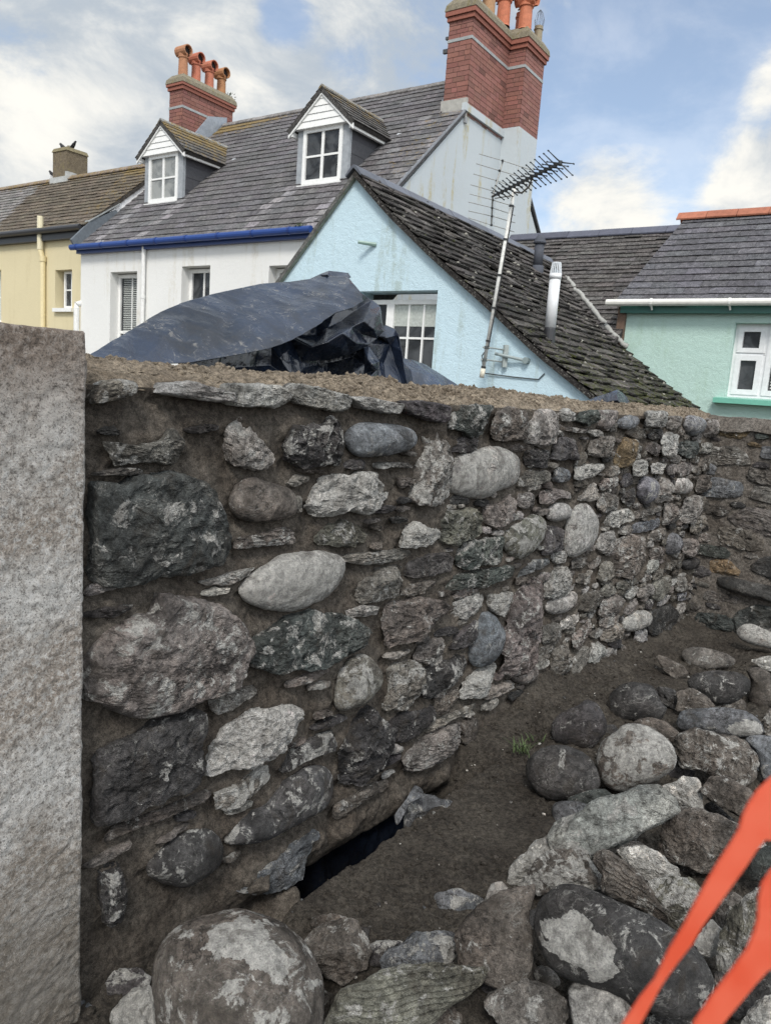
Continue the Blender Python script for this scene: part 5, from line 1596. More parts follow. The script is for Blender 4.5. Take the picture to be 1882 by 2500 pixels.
def slates(house, name, fmap, poly, gauge, width, tint, mat, seed, alpha=None, jitter=0.004, thick=0.007, col=None, irregular=0.0, top_strip=None):
    """fmap(a, b, h) -> world; poly convex outline in (a, b), b up the slope"""
    rs_ = np.random.RandomState(seed)
    P = np.array(poly)
    b0, b1 = P[:, 1].min(), P[:, 1].max()
    mb = MB()
    j = 0
    b = b0
    while b < b1 - 0.01:
        bm = min(b + gauge * 0.5, b1 - 0.005)
        xs = []
        for i in range(len(P)):
            p, q = P[i], P[(i + 1) % len(P)]
            if (p[1] > bm) != (q[1] > bm):
                xs.append(p[0] + (q[0] - p[0]) * (bm - p[1]) / (q[1] - p[1]))
        if len(xs) >= 2:
            x0, x1 = min(xs), max(xs)
            a = x0 - width * (0.5 if j % 2 else 0.0)
            while a < x1:
                w = width * (1 + irregular * (rs_.rand() - 0.5))
                A0, A1 = max(a + 0.002, x0), min(a + w - 0.002, x1)
                a += w
                if A1 - A0 < 0.012:
                    continue
                t = tint * (0.76 + 0.46 * rs_.rand()) * (1 + 0.05 * (rs_.rand(3) - .5))
                if col:
                    t = t * col((A0 + A1) / 2, bm, rs_)
                al = alpha((A0 + A1) / 2, bm) if alpha else 0.0
                c4 = (t[0], t[1], t[2], al)
                dl = jitter * rs_.randn(); dn = abs(rs_.randn()) * jitter * 0.7
                lo, hi = b - 0.012 + dl, min(b + gauge + 0.006, b1)
                h0, h1 = 0.013 + dn, 0.003
                pts = [fmap(A0, lo, h0), fmap(A1, lo, h0 + jitter * 0.5 * rs_.randn()), fmap(A1, hi, h1), fmap(A0, hi, h1),
                       fmap(A0, lo, h0 + thick), fmap(A1, lo, h0 + thick + jitter * 0.3 * rs_.randn()), fmap(A1, hi, h1 + thick * .6), fmap(A0, hi, h1 + thick * .6)]
                mb.hexa(pts, c4)
        b += gauge
        j += 1
    # solid deck under the slates
    n = len(P)
    curved = name == 'roof' and fmap.__name__ == 'fb'
    if curved:
        m_ = 24
        dk = []
        for q in range(m_ + 1):
            b_ = b0 + (b1 - b0) * q / m_
            dk.append([fmap(a, b_, h) for h in (-0.004, -0.05) for a in (P[:, 0].min(), P[:, 0].max() if b_ > 1.9 else 9.88)])
        for q in range(m_):
            A, B = dk[q], dk[q + 1]
            mb.hexa([A[2], A[3], B[3], B[2], A[0], A[1], B[1], B[0]], (tint[0] * .5, tint[1] * .5, tint[2] * .5, 0))
        return mb.build(name, mat, house)
    up = [fmap(a, min(b_, b1), 0.0) for a, b_ in P]
    dn = [fmap(a, min(b_, b1), -0.06) for a, b_ in P]
    mb.add(up + dn, [tuple(range(n)), tuple(range(2 * n - 1, n - 1, -1))] + [(i, (i + 1) % n, n + (i + 1) % n, n + i) for i in range(n)], (tint[0] * .6, tint[1] * .6, tint[2] * .6, 0))
    return mb.build(name, mat, house)


def slope_map(v0, z0, slope):
    th = math.atan(slope)
    c, s_ = math.cos(th), math.sin(th)
    return lambda a, b, h: T(a, v0 + b * c - h * s_, z0 + b * s_ + h * c), th


def ridge_tiles(house, p0, p1, mat, col, seglen=0.45, w=0.13, drop=0.09, name='ridge_tiles'):
    p0, p1 = np.array(p0), np.array(p1)
    L = np.linalg.norm(p1 - p0)
    d = (p1 - p0) / L
    side = np.cross(d, Z3); side /= np.linalg.norm(side)
    mb = MB()
    n = int(L / seglen) + 1
    rs_ = np.random.RandomState(n)
    for i in range(n):
        a = p0 + d * (L * i / n + 0.003)
        b = p0 + d * (L * (i + 1) / n - 0.003)
        up = Z3 * (0.006 * rs_.rand())
        k = 0.8 + 0.35 * rs_.rand()
        c4 = (col[0] * k, col[1] * k, col[2] * k, col[3])
        prof = [(-w, -drop), (-w * .35, -0.008), (0, 0.012), (w * .35, -0.008), (w, -drop), (w * .95, -drop - .018), (0, -0.018), (-w * .95, -drop - .018)]
        A = [a + side * x + Z3 * z + up for x, z in prof]
        B = [b + side * x + Z3 * z + up for x, z in prof]
        m_ = len(prof)
        mb.add(A + B, [tuple(range(m_)), tuple(range(2 * m_ - 1, m_ - 1, -1))] + [(j, (j + 1) % m_, m_ + (j + 1) % m_, m_ + j) for j in range(m_)], c4)
    return mb.build(name, mat, house)


BR = np.array([0.225, 0.100, 0.080])


def brick_block(mb, u0, u1, v0, v1, z0, z1, seed, skip=()):
    rs_ = np.random.RandomState(seed)
    m_ = (0.10, 0.065, 0.055, 0)
    mb.box(u0 + .006, u1 - .006, v0 + .006, v1 - .006, z0, z1, m_)
    H = 0.074
    n = max(1, int(round((z1 - z0) / H)))
    H = (z1 - z0) / n
    for j in range(n):
        za, zb = z0 + j * H + 0.004, z0 + (j + 1) * H - 0.004
        for face in ('f', 'r', 'l', 'b'):
            if face in skip:
                continue
            L0, L1 = (u0, u1) if face in 'fb' else (v0, v1)
            a = L0 - (0.055 + 0.05 * rs_.rand() if j % 2 else 0.0) * 1.0
            k = j % 2
            while a < L1:
                w = 0.212 if rs_.rand() < 0.75 else 0.104
                A0, A1 = max(a + 0.004, L0), min(a + w - 0.004, L1)
                a += w
                if A1 - A0 < 0.015:
                    continue
                t = BR * (0.85 + 0.32 * rs_.rand()) * (1 + 0.08 * (rs_.rand(3) - 0.5))
                if rs_.rand() < 0.04:
                    t = t * 0.65
                c4 = (t[0], t[1], t[2], 0)
                if face == 'f':
                    mb.box(A0, A1, v0, v0 + .01, za, zb, c4)
                elif face == 'b':
                    mb.box(A0, A1, v1 - .01, v1, za, zb, c4)
                elif face == 'r':
                    mb.box(u1 - .01, u1, A0, A1, za, zb, c4)
                else:
                    mb.box(u0, u0 + .01, A0, A1, za, zb, c4)


def frust(mb, u0, u1, v0, v1, z0, z1, inset, col):
    mb.hexa([T(u0, v0, z0), T(u1, v0, z0), T(u1, v1, z0), T(u0, v1, z0), T(u0 + inset, v0 + inset, z1), T(u1 - inset, v0 + inset, z1), T(u1 - inset, v1 - inset, z1), T(u0 + inset, v1 - inset, z1)], col)


def pot(parent, u, v, z, h, r, hood=True, col=(0.40, 0.155, 0.085, 0), name='chimney_pot'):
    mb = MB()
    k = 18
    prof = [(r * 1.08, 0), (r * 1.0, .02), (r * 0.96, h * .35), (r * 0.92, h * .62), (r * 1.1, h * .64), (r * 1.1, h * .68), (r * 0.95, h * .70), (r * 0.98, h * .80)]
    c = T(u, v, z)
    vs = [c + np.array([rr * math.cos(2 * math.pi * j / k), rr * math.sin(2 * math.pi * j / k), zz]) for rr, zz in prof for j in range(k)]
    mb.add(vs, [(i * k + j, i * k + (j + 1) % k, (i + 1) * k + (j + 1) % k, (i + 1) * k + j) for i in range(len(prof) - 1) for j in range(k)] + [tuple((len(prof) - 1) * k + j for j in range(k))], col)
    if hood:   # open-ended horizontal barrel on top
        zc = h * .86
        R_ = r * 1.12
        n = 14
        L = r * 1.55
        ang = [math.radians(-70 + 320 * i / (n - 1)) for i in range(n)]
        def pt(x, a, rad):
            return c + U3 * x + V3 * (math.cos(a) * rad) + Z3 * (zc + math.sin(a) * rad)
        vs = []
        for x in (-L, L):
            for a in ang:
                vs += [pt(x, a, R_), pt(x, a, R_ * 0.84)]
        m_ = n * 2
        fs = []
        for i in range(n - 1):
            fs += [(2 * i, 2 * i + 2, m_ + 2 * i + 2, m_ + 2 * i), (2 * i + 1, m_ + 2 * i + 1, m_ + 2 * i + 3, 2 * i + 3),
                   (2 * i, 2 * i + 1, 2 * i + 3, 2 * i + 2), (m_ + 2 * i, m_ + 2 * i + 2, m_ + 2 * i + 3, m_ + 2 * i + 1)]
        mb.add(vs, fs, col)
        dk = (0.012, 0.01, 0.01, 0)  # near-black discs stand in for the shaded inside of the barrel
        mb.add([pt(L * .5, a, R_ * 0.83) for a in ang] , [tuple(range(n))], dk)
        mb.add([pt(-L * .5, a, R_ * 0.83) for a in ang] , [tuple(range(n))], dk)
    return mb.build(name, M['pot'], parent, smooth=False)


# ================================================================== white house
SL = 0.905
VW, ZE, UR, UL = 8.625, 3.75, -6.52, -12.93
VR, ZR = 12.03, 6.83
wh = empty('white_house', tuple(T(-9.7, 10, -0.4)), label='white cottage with blue gutter, two dormers and a brick chimney at each end', cat='house', group='row of painted cottages')
wholes = [(-12.05, -11.31, 1.2, 3.24), (-10.17, -9.5, 2.1, 3.28), (-8.23, -7.55, 2.0, 3.23)]
wall_face(wh, 'wall', 'v', VW, [(UL, -0.4), (UR - .02, -0.4), (UR - .02, 3.72), (UL, 3.72)], wholes, M['white'])
wall_face(wh, 'gable_wall', 'u', UR, [(VW, -0.4), (15.43, -0.4), (15.43, 3.62), (12.88, 5.93), (11.14, 5.93), (VW, 3.62)], [], M['gable'])
wall_face(wh, 'gable_wall', 'u', UL + .28, [(VW + .3, -0.4), (15.4, -0.4), (15.4, 3.6), (VR, 6.68), (VW + .3, 3.9)], [], M['gable'])
window(wh, -12.05, -11.31, 1.2, 3.22, VW + .17, 2, 2, 0.06, 0.02, 'glass', blind=True, mid='rail')
window(wh, -10.17, -9.5, 2.1, 3.26, VW + .17, 2, 2, 0.06, 0.03, 'glass')
window(wh, -8.23, -7.55, 2.0, 3.21, VW + .17, 2, 2, 0.06, 0.03, 'glass')
fm, th = slope_map(VW - 0.10, ZE - 0.06, SL)
LS_ = (VR - VW + 0.10) / math.cos(th)
SLT = np.array([0.098, 0.094, 0.098])


def wcol(a, b, rs_):
    k = 1.0
    for c0 in (-12.45, -11.30, -8.75, -7.45):
        if abs(a - c0 - 0.05 * b) < 0.11 and b < 1.45:
            k = 1.75
    if a > -7.2 and b > 0.9 and rs_.rand() < 0.45:
        k = 1.35
    return k * np.array([1, 0.99, 0.98])


slates(wh, 'roof', fm, [(UL, 0), (UR + .03, 0), (UR + .03, 3.40), (-6.94, 3.41), (-6.94, LS_), (UL, LS_)], 0.178, 0.235, SLT, M['slate'], 1,
       alpha=lambda a, b: 0.95 * sst(np.array(b), 3.6, 4.7) * float(sst(np.array(-a), 10.0, 12.9)) + 0.35 * float(sst(np.array(b), 4.1, 4.7)) + (0.42 if a > -7.15 else 0.05), col=wcol)
mb = MB()
mb.prism([T(UL, VR, ZR - .02), T(UL, 15.6, 3.6), T(UR + .04, 15.6, 3.6), T(UR + .04, 13.2, 5.77), T(-6.94, 13.2, 5.77), T(-6.94, VR, ZR - .02)], np.array([0, 0, -0.05]), (0.08, 0.08, 0.085, 0))
mb.build('rear_roof', M['slate'], wh)
ridge_tiles(wh, T(UL, VR, ZR + .05), T(UR - .4, VR, ZR + .05), M['slate'], (0.17, 0.16, 0.155, 0.35), 0.45)
# verge strip
mb = MB()
mb.hexa([fm(UR + .01, 0, -.02), fm(UR + .038, 0, -.02), fm(UR + .038, 3.38, -.02), fm(UR + .01, 3.38, -.02), fm(UR + .01, 0, .012), fm(UR + .038, 0, .012), fm(UR + .038, 3.38, .012), fm(UR + .01, 3.38, .012)], (0.22, 0.23, 0.25, 0))
mb.build('verge', M['lead'], wh)
# blue gutter and fascia
BLU = (0.018, 0.055, 0.22, 0)
mb = MB()
gz = ZE - 0.075
n = 10
gp = []
for u in np.linspace(UL - 0.08, UR - 0.8, 9):
    gp.append(T(u, VW - 0.15, gz))
mb.tube(gp, 0.052, 12, BLU)
for u in np.linspace(UL + 0.1, UR - 1.2, 8):
    mb.tube([T(u - .02, VW - .15, gz), T(u + .02, VW - .15, gz)], 0.059, 12, (0.014, 0.04, 0.17, 0))
mb.build('gutter', M['gloss'], wh)
mb = MB(T)
mb.box(UL - .02, UR - .03, VW - 0.085, VW - 0.003, ZE - .175, ZE - .055, (0.015, 0.04, 0.16, 0))
mb.build('fascia', M['gloss'], wh)
for (u, zt, zb, r) in ((-11.07, 3.62, -0.4, .034), (-12.96, 2.62, -0.4, .052)):
    mb = MB()
    pts = [T(u, VW - .06, zt), T(u, VW - .06, zb)]
    if r > .05:
        pts = [T(u + .02, VW + .05, zt + .10), T(u, VW - .06, zt + .06)] + pts
    mb.tube(pts, r, 12, (0.72, 0.72, 0.70, 0))
    for z in (zt - .8, zt - 1.9):
        mb.tube([T(u, VW - .06, z), T(u, VW - .06, z - .05)], r * 1.22, 12, (0.70, 0.70, 0.68, 0))
    mb.build('downpipe', M['gloss'], wh)


def dormer(uc_, w, label=None, glass='glass'):
    v = 9.585
    zb, zt = 4.60, 5.46
    roofz = lambda vv: ZE + SL * (vv - VW)
    u0, u1 = uc_ - w / 2, uc_ + w / 2
    mb = MB()
    # slate hung cheeks and front corner strips
    for (ua, ub) in ((u0 - .12, u0 - .03), (u1 + .03, u1 + .12)):
        vz = VW + (zt - ZE) / SL
        mb.prism([T(ua, v + .02, zb - .06), T(ua, v + .02, zt), T(ua, vz, zt)], U3 * (ub - ua), (0.052, 0.052, 0.060, 0))
        for kk in range(1, 4):
            z_ = zb + (zt - zb) * kk / 4
            vz2 = VW + (z_ - ZE) / SL
            mb.box(ub - .002 if ub > uc_ else ua - .006, ub + .006 if ub > uc_ else ua + .002, v + .05, vz2, z_ - .006, z_ + .004, (0.03, 0.03, 0.035, 0)) if False else None
            mb.hexa([T(ub, v + .05, z_ - .2), T(ub + .004, v + .05, z_ - .2), T(ub + .004, vz2, z_ - .2 + .01), T(ub, vz2, z_ - .2 + .01),
                     T(ub, v + .05, z_ - .004), T(ub + .012, v + .05, z_ - .004), T(ub + .012, vz2, z_ - .004), T(ub, vz2, z_ - .004)], (0.047 + .008 * kk, 0.048 + .008 * kk, 0.056 + .008 * kk, 0)) if ub > uc_ else None
    dm = mb.build('dormer', M['tintm'], wh)
    for (ua, ub) in ((u0 - .125, u0), (u1, u1 + .125)):
        mb = MB(T)
        mb.box(ua, ub, v - .012, v + .05, zb - .03, zt + .0, (0.30, 0.32, 0.34, 0))
        mb.build('corner_flashing', M['lead'], dm)
    window(dm, u0, u1, zb + .02, zt, v - .03, 2, 2, 0.062, 0.03, glass, mid='mullion', name='dormer_window')
    mb = MB(T)
    mb.box(u0 - .06, u1 + .05, v - .075, v + .0, zb - .03, zb + .018, WHT)
    mb.build('dormer_sill', M['gloss'], dm)
    # boarded pediment
    za = 5.96
    e = .20
    mb = MB()
    f0 = v - .09
    nb_ = 5
    hw = w / 2 + e
    for k in range(nb_):
        z0_, z1_ = zt - .005 + (za - zt) * k / nb_, zt - .008 + (za - zt) * (k + 1) / nb_
        h0, h1 = hw * (1 - k / nb_) - .02, hw * (1 - (k + 1) / nb_) - .02 + .0001
        h1 = max(h1, 0.002)
        mb.hexa([T(uc_ - h0, f0, z0_), T(uc_ + h0, f0, z0_), T(uc_ + h0, f0 + .08, z0_), T(uc_ - h0, f0 + .08, z0_),
                 T(uc_ - h1, f0 + .012, z1_), T(uc_ + h1, f0 + .012, z1_), T(uc_ + h1, f0 + .08, z1_), T(uc_ - h1, f0 + .08, z1_)], WHT)
    # barge boards
    for sg in (-1, 1):
        a = T(uc_ + sg * (hw + .05), f0 - .02, zt - .04)
        b = T(uc_, f0 - .02, za + .03)
        dn = -Z3 * .085
        mb.hexa([a, b, b + V3 * .03, a + V3 * .03, a - dn * .0 + Z3 * .0 + dn, b + dn, b + dn + V3 * .03, a + dn + V3 * .03], WHT)
    # soffit boards along both eaves
    vz = VW + (zt - ZE) / SL
    for sg in (-1, 1):
        ua, ub = sorted((uc_ + sg * (hw - .03), uc_ + sg * (hw + .02)))
        mb.box(ua, ub, f0, vz + .02, zt - .10, zt - .03, WHT) if False else None
        mb.hexa([T(ua, f0, zt - .10), T(ub, f0, zt - .10), T(ub, vz, zt - .10), T(ua, vz, zt - .10), T(ua, f0, zt - .03), T(ub, f0, zt - .03), T(ub, vz, zt - .03), T(ua, vz, zt - .03)], WHT)
    mb.build('gable_boards', M['gloss'], dm)
    # little slate roof, both slopes
    ve = VW + (zt - .02 - ZE) / SL
    vr = VW + (za + .05 - ZE) / SL
    hw2 = hw + .07
    L = math.hypot(hw2, za - zt + .06)
    for sg in (-1, 1):
        ax = np.array([0, 0, 0.])
        def fmd(a, b, h, sg=sg):
            t = b / L
            uu = uc_ + sg * hw2 * (1 - t)
            zz = (zt - .02) + (za - zt + .07) * t
            nn = (sg * (za - zt + .07) * U3 + hw2 * Z3) / L
            return T(uu, a, zz) + nn * h
        slates(dm, 'dormer_roof', fmd, [(f0 - .03, 0), (ve + .02, 0), (vr + .02, L), (f0 - .03, L)], 0.125, 0.2, np.array([0.075, 0.070, 0.066]), M['slate'], int(50 - uc_ * 3 + sg),
               alpha=lambda a, b: 0.5 + 0.35 * float(sst(np.array(b), .2, .7)) - (0.25 if uc_ > -9 else 0))
    ridge_tiles(dm, T(uc_, f0 - .03, za + .075), T(uc_, vr, za + .075), M['slate'], (0.20, 0.20, 0.19, 0.6), 0.3, 0.07, 0.05)
    mb = MB()
    p0, p1 = fm(0, 0, 0), None
    mb.hexa([T(u1 + .30, ve + .0, zt - .04), T(u1 + .40, ve + .02, zt - .05), T(u1 + .36, ve + .20, zt + .14), T(u1 + .26, ve + .20, zt + .16),
             T(u1 + .30, ve - .02, zt + .0), T(u1 + .40, ve + .0, zt - .01), T(u1 + .36, ve + .18, zt + .19), T(u1 + .26, ve + .18, zt + .20)], (0.42, 0.44, 0.46, 0))
    mb.build('valley_flashing', M['lead'], dm)
    return dm


dormer(-11.86, 0.80, glass='glass_pale')
dormer(-8.12, 0.78)

# left chimney
CAPC = (0.20, 0.175, 0.125, 0)
BAND = (0.30, 0.32, 0.32, 0)


def stack(house, blocks, zb, band, corb, capz, caph, seed):
    mb = MB(T)
    for i, (u0, u1, v0, v1, zb_, skip) in enumerate(blocks):
        brick_block(mb, u0, u1, v0, v1, zb_, band, seed + i, skip)
        brick_block(mb, u0, u1, v0, v1, band + .045, corb - .07, seed + 10 + i, skip)
        o1, o2 = .03, .055
        mb.box(u0 - o1, u1 + o1, v0 - o1, v1 + o1, corb - .07, corb - .008, (0.26, 0.095, 0.066, 0))
        mb.box(u0 - o1 + .012, u1 + o1 - .012, v0 - o1 + .012, v1 + o1 - .012, corb - .008, corb, (0.05, 0.035, 0.03, 0))
        mb.box(u0 - o2, u1 + o2, v0 - o2, v1 + o2, corb, capz - .008, (0.27, 0.10, 0.07, 0))
    ch = mb.build('chimney', M['brick'], house)
    mb = MB(T)
    for (u0, u1, v0, v1, zb_, skip) in blocks:
        mb.box(u0 - .008, u1 + .008, v0 - .008, v1 + .008, band, band + .045, BAND)
    mb.build('string_course', M['lead'], ch)
    mb = MB(T)
    for i, (u0, u1, v0, v1, zb_, skip) in enumerate(blocks):
        frust(mb, u0 - .065 - .001 * i, u1 + .065 + .001 * i, v0 - .065 - .001 * i, v1 + .065 + .001 * i, capz - .008 + .001 * i, capz + caph * .45, 0.015, CAPC)
        frust(mb, u0 - .05, u1 + .05, v0 - .05, v1 + .05, capz + caph * .45 - .001, capz + caph + .002 * i, 0.075, CAPC)
    mb.build('chimney_cap', M['cap'], ch)
    return ch


ch = stack(wh, [(-13.40, -13.0, 10.92, 12.29, 5.4, ())], 5.4, 6.86, 7.28, 7.34, .17, 200)
for k, v in enumerate((11.08, 11.42, 11.78, 12.12)):
    pot(ch, -13.2, v, 7.48, 0.60 - .02 * k, 0.098, col=[(0.36, .17, .09, 0), (.42, .14, .085, 0), (.42, .15, .09, 0), (.34, .165, .075, 0)][k])
mb = MB()
mb.prism([T(-12.99, 10.93, 5.86), T(-12.99, 12.1, 6.86), T(-12.99, 12.1, 7.03), T(-12.99, 11.6, 6.9), T(-12.99, 10.93, 6.08)], U3 * .02, (0.26, 0.29, 0.33, 0))
mb.build('flashing', M['lead'], ch)
# right chimney, stepped in plan
ch = stack(wh, [(-6.95, -6.52, 11.11, 12.42, 5.9, ()), (-6.93, -6.21, 12.40, 13.15, 6.1, ())], 5.9, 7.035, 7.41, 7.49, .19, 230)
pot(ch, -6.70, 11.40, 7.66, 0.62, 0.10, col=(.42, .16, .09, 0))
pot(ch, -6.66, 11.80, 7.66, 0.62, 0.11, hood=False, col=(.36, .21, .11, 0))
pot(ch, -6.62, 12.26, 7.67, 0.60, 0.115, col=(.46, .15, .08, 0))
pot(ch, -6.55, 12.75, 7.67, 0.50, 0.08, hood=False, col=(.42, .14, .08, 0))
pot(ch, -6.34, 12.52, 7.67, 0.56, 0.115, col=(.46, .16, .085, 0))
pq = pot(ch, -6.30, 12.98, 7.62, 0.36, 0.075, hood=False, col=(.26, .22, .15, 0))
mb = MB()
c = T(-6.30, 12.98, 7.62 + .29)
for k in range(9):
    a = 2 * math.pi * k / 9
    q = [c + np.array([.07 * math.cos(a), .07 * math.sin(a), 0]), c + np.array([.085 * math.cos(a), .085 * math.sin(a), .10]), c + np.array([.05 * math.cos(a), .05 * math.sin(a), .21]), c + np.array([0, 0, .27])]
    mb.tube(q, 0.004, 4, (0.10, 0.11, 0.13, 0))
mb.build('wire_balloon', M['metal'], ch)
mb = MB(T)
mb.box(-6.97, -6.50, 11.07, 11.12, 5.84, 6.16, (0.36, 0.35, 0.32, 0))
mb.box(-6.99, -6.48, 11.055, 11.12, 5.78, 5.86, (0.26, 0.27, 0.28, 0))
for k in range(3):
    mb.box(-6.975, -6.96, 11.1 + k * .28, 11.4 + k * .28, 5.95 + k * .24, 6.2 + k * .24, (0.30, 0.32, 0.34, 0))
mb.build('flashing', M['lead'], ch)
mb = MB(T)
mb.box(-6.55, -6.475, 11.02, 12.40, 5.955, 6.068)
mb.build('drip_band', M['gable'], wh)
mb = MB(T)
mb.box(-6.6, -6.205, 12.40, 13.145, -0.4, 6.10)
mb.build('chimney_breast', M['gable'], wh)
mb = MB(T)
mb.box(-6.99, -6.96, 11.2, 11.25, 7.0, 7.2, (0.12, 0.13, 0.14, 0)); mb.box(-7.03, -6.96, 11.15, 11.2, 7.12, 7.16, (0.1, 0.1, 0.1, 0)); mb.box(-7.06, -6.96, 11.15, 11.2, 6.92, 6.98, (0.1, 0.1, 0.1, 0))
mb.build('cable_bracket', M['metal'], ch)

# ================================================================== yellow house
ye = empty('yellow_house', tuple(T(-15.5, 10, -0.4)), label='pale yellow cottage with a brownish slate roof at the left edge', cat='house', group='row of painted cottages')
VY, ZY = 8.80, 4.12
wall_face(ye, 'wall', 'v', VY, [(-21, -0.4), (UL - .02, -0.4), (UL - .02, ZY), (-21, ZY)], [(-14.02, -13.47, 2.60, 3.36), (-16.75, -15.96, 2.35, 3.42)], M['yellow'])
window(ye, -13.93, -13.47, 2.64, 3.35, VY + .13, 2, 2, 0.045, 0.025, 'glass', sill=(0.2, WHT))
window(ye, -16.75, -15.98, 2.35, 3.41, VY + .13, 3, 2, 0.045, 0.025, 'glass', sill=(0.2, WHT))
fy, thy = slope_map(VY - .12, ZY - .02, 0.85)
LY = 2.45


def ycol(a, b, rs_):
    if a < -16.6 - 0.45 * (b - 1.0):
        return np.array([1.75, 1.85, 2.0])
    return np.array([1.12, 1.02, 0.85])


slates(ye, 'roof', fy, [(-21, 0), (UL + .02, 0), (UL + .02, LY), (-21, LY)], 0.15, 0.21, np.array([0.090, 0.080, 0.070]), M['slate'], 2,
       alpha=lambda a, b: 0.05 + 0.6 * float(sst(np.array(b), 1.9, 2.45)) + (0.45 if a > -14.0 + 0.25 * (2.2 - b) and b > .5 else 0), jitter=0.006, irregular=0.4, thick=0.010, col=ycol)
vy1 = VY - .12 + LY * math.cos(thy)
zy1 = ZY - .02 + LY * math.sin(thy)
ridge_tiles(ye, T(-21, vy1, zy1 + .05), T(UL, vy1, zy1 + .05), M['slate'], (0.19, 0.15, 0.12, 0.65), 0.4)
mb = MB()
mb.prism([T(-21, vy1, zy1), T(-21, vy1 + 2.6, ZY - .2), T(UL, vy1 + 2.6, ZY - .2), T(UL, vy1, zy1)], np.array([0, 0, -.05]), (0.08, 0.075, 0.07, 0))
mb.build('rear_roof', M['slate'], ye)
wall_face(ye, 'gable_wall', 'u', UL - .001, [(VY + .02, -0.4), (vy1 + 2.6, -0.4), (vy1 + 2.6, ZY - .25), (vy1, zy1 - .03), (VY + .02, ZY - .03)], [], M['lead'], 0.2)
mb = MB()
mb.tube([T(u, VY - .16, ZY - .05) for u in np.linspace(-21, UL - .05, 8)], 0.055, 10, (0.03, 0.03, 0.033, 0))
mb.build('gutter', M['gloss'], ye)
mb = MB(T)
mb.box(-21, UL - .08, VY - .10, VY - .003, ZY - .22, ZY - .04, (0.035, 0.036, 0.04, 0))
mb.build('fascia', M['gloss'], ye)
mb = MB()
mb.tube([T(-14.38, VY - .09, 4.36), T(-14.38, VY - .09, 3.74)], .058, 12, (0.66, 0.60, 0.42, 0))
mb.tube([T(-14.38, VY - .09, 3.74), T(-14.34, VY - .06, 3.55), T(-14.34, VY - .06, -.4)], .05, 12, (0.70, 0.60, 0.36, 0))
mb.tube([T(-14.34, VY - .06, 3.62), T(-14.34, VY - .06, 3.52)], .064, 12, (0.66, 0.56, 0.33, 0))
mb.build('downpipe', M['gloss'], ye)
# raked upstand between the two roofs
mb = MB()
mb.prism([fm(UL - .01, -.05, -.02), fm(UL - .01, 1.15, .0), fm(UL - .01, 1.15, .07), fm(UL - .01, .55, .20), fm(UL - .01, -.02, .16)], U3 * .05, (0.13, 0.15, 0.17, 0))
mb.prism([fm(UL - .09, .5, .205), fm(UL + .05, .5, .205), fm(UL + .05, 1.3, .10), fm(UL - .09, 1.3, .10)], Z3 * .02, (0.30, 0.32, 0.32, 0))
mb.build('party_upstand', M['lead'], ye)
# squat lichened chimney
sc_ = (-16.75, -16.22)
mb = MB(T)
zc0 = zy1
mb.box(sc_[0], sc_[1], vy1 - .1, vy1 + .42, zc0 - .35, zc0 + .62, (0.15, 0.12, 0.08, 0))
frust(mb, sc_[0] - .02, sc_[1] + .02, vy1 - .12, vy1 + .44, zc0 + .58, zc0 + .66, .03, (0.2, 0.17, 0.1, 0))
chy = mb.build('chimney', M['cap'], ye)
pot(chy, -16.48, vy1 + .16, zc0 + .64, 0.15, 0.07, hood=False, col=(0.35, 0.33, 0.28, 0))
mb = MB(T)
mb.box(sc_[0] - .03, sc_[1] + .06, vy1 - .16, vy1 - .09, zc0 - .25, zc0 + .02, (0.42, 0.43, 0.42, 0))
mb.box(sc_[1], sc_[1] + .08, vy1 - .14, vy1 + .1, zc0 - .1, zc0 + .12, (0.42, 0.43, 0.42, 0))
mb.build('flashing', M['lead'], chy)


def bird(p, face, label, s=1.0):
    mb = MB()
    f = U3 * face
    dk = (0.018, 0.018, 0.02, 0)
    prof = [(-.17, .01, .006), (-.10, .05, .020), (-.04, .085, .042), (.02, .115, .050), (.06, .145, .036), (.085, .175, .030), (.11, .185, .026), (.135, .183, .010), (.165, .178, .003)]
    mb.tube([p + (f * x + Z3 * z) * s for x, z, r in prof], [r * s for x, z, r in prof], 8, dk)
    for sg in (-.018, .018):
        mb.tube([p + V3 * sg * s + f * .0 + Z3 * .08 * s, p + V3 * sg * s + f * .01], .005 * s, 5, dk)
    # folded wings
    for sg in (-1, 1):
        mb.add([p + (f * .05 + Z3 * .13 + V3 * sg * .045) * s, p + (f * -.02 + Z3 * .06 + V3 * sg * .05) * s, p + (f * -.19 + Z3 * .005 + V3 * sg * .02) * s, p + (f * -.05 + Z3 * .11 + V3 * sg * .04) * s], [(0, 1, 2, 3)], dk)
    o_ = mb.build('bird', M['tintm'], smooth=True, base=tuple(p))
    tag(o_, label, 'bird', 'dark birds on the yellow cottage roof')


bird(T(-16.68, vy1 + .1, zc0 + .66), -1, 'dark bird on the left corner of the squat lichened chimney', .9)
bird(T(-16.28, vy1 + .1, zc0 + .66), 1, 'dark bird on the right corner of the squat lichened chimney', .8)
bird(T(-16.95, vy1, zc0 + .09), -1, 'dark bird perched on the ridge just left of the squat chimney', .8)
p = T(-13.15, 12.33, 7.50)
rs = np.random.RandomState(4)
mb = MB()
for k in range(60):
    a, e = rs.rand() * 6.28, rs.rand() * 1.4
    d_ = np.array([math.cos(a) * math.cos(e), math.sin(a) * math.cos(e), math.sin(e)])
    q = p + d_ * .13 * rs.rand()
    sdv = np.cross(d_, Z3 + .1) * .018
    mb.add([q - sdv, q + d_ * .05, q + sdv], [(0, 1, 2)], (0.05, 0.08, 0.03, 0))
o_ = mb.build('plant', M['tintm'])
tag(o_, 'small green plant sprouting from the top of the left brick chimney', 'plant')
p = T(-7.55, VW - .15, ZE - .03)
mb = MB()
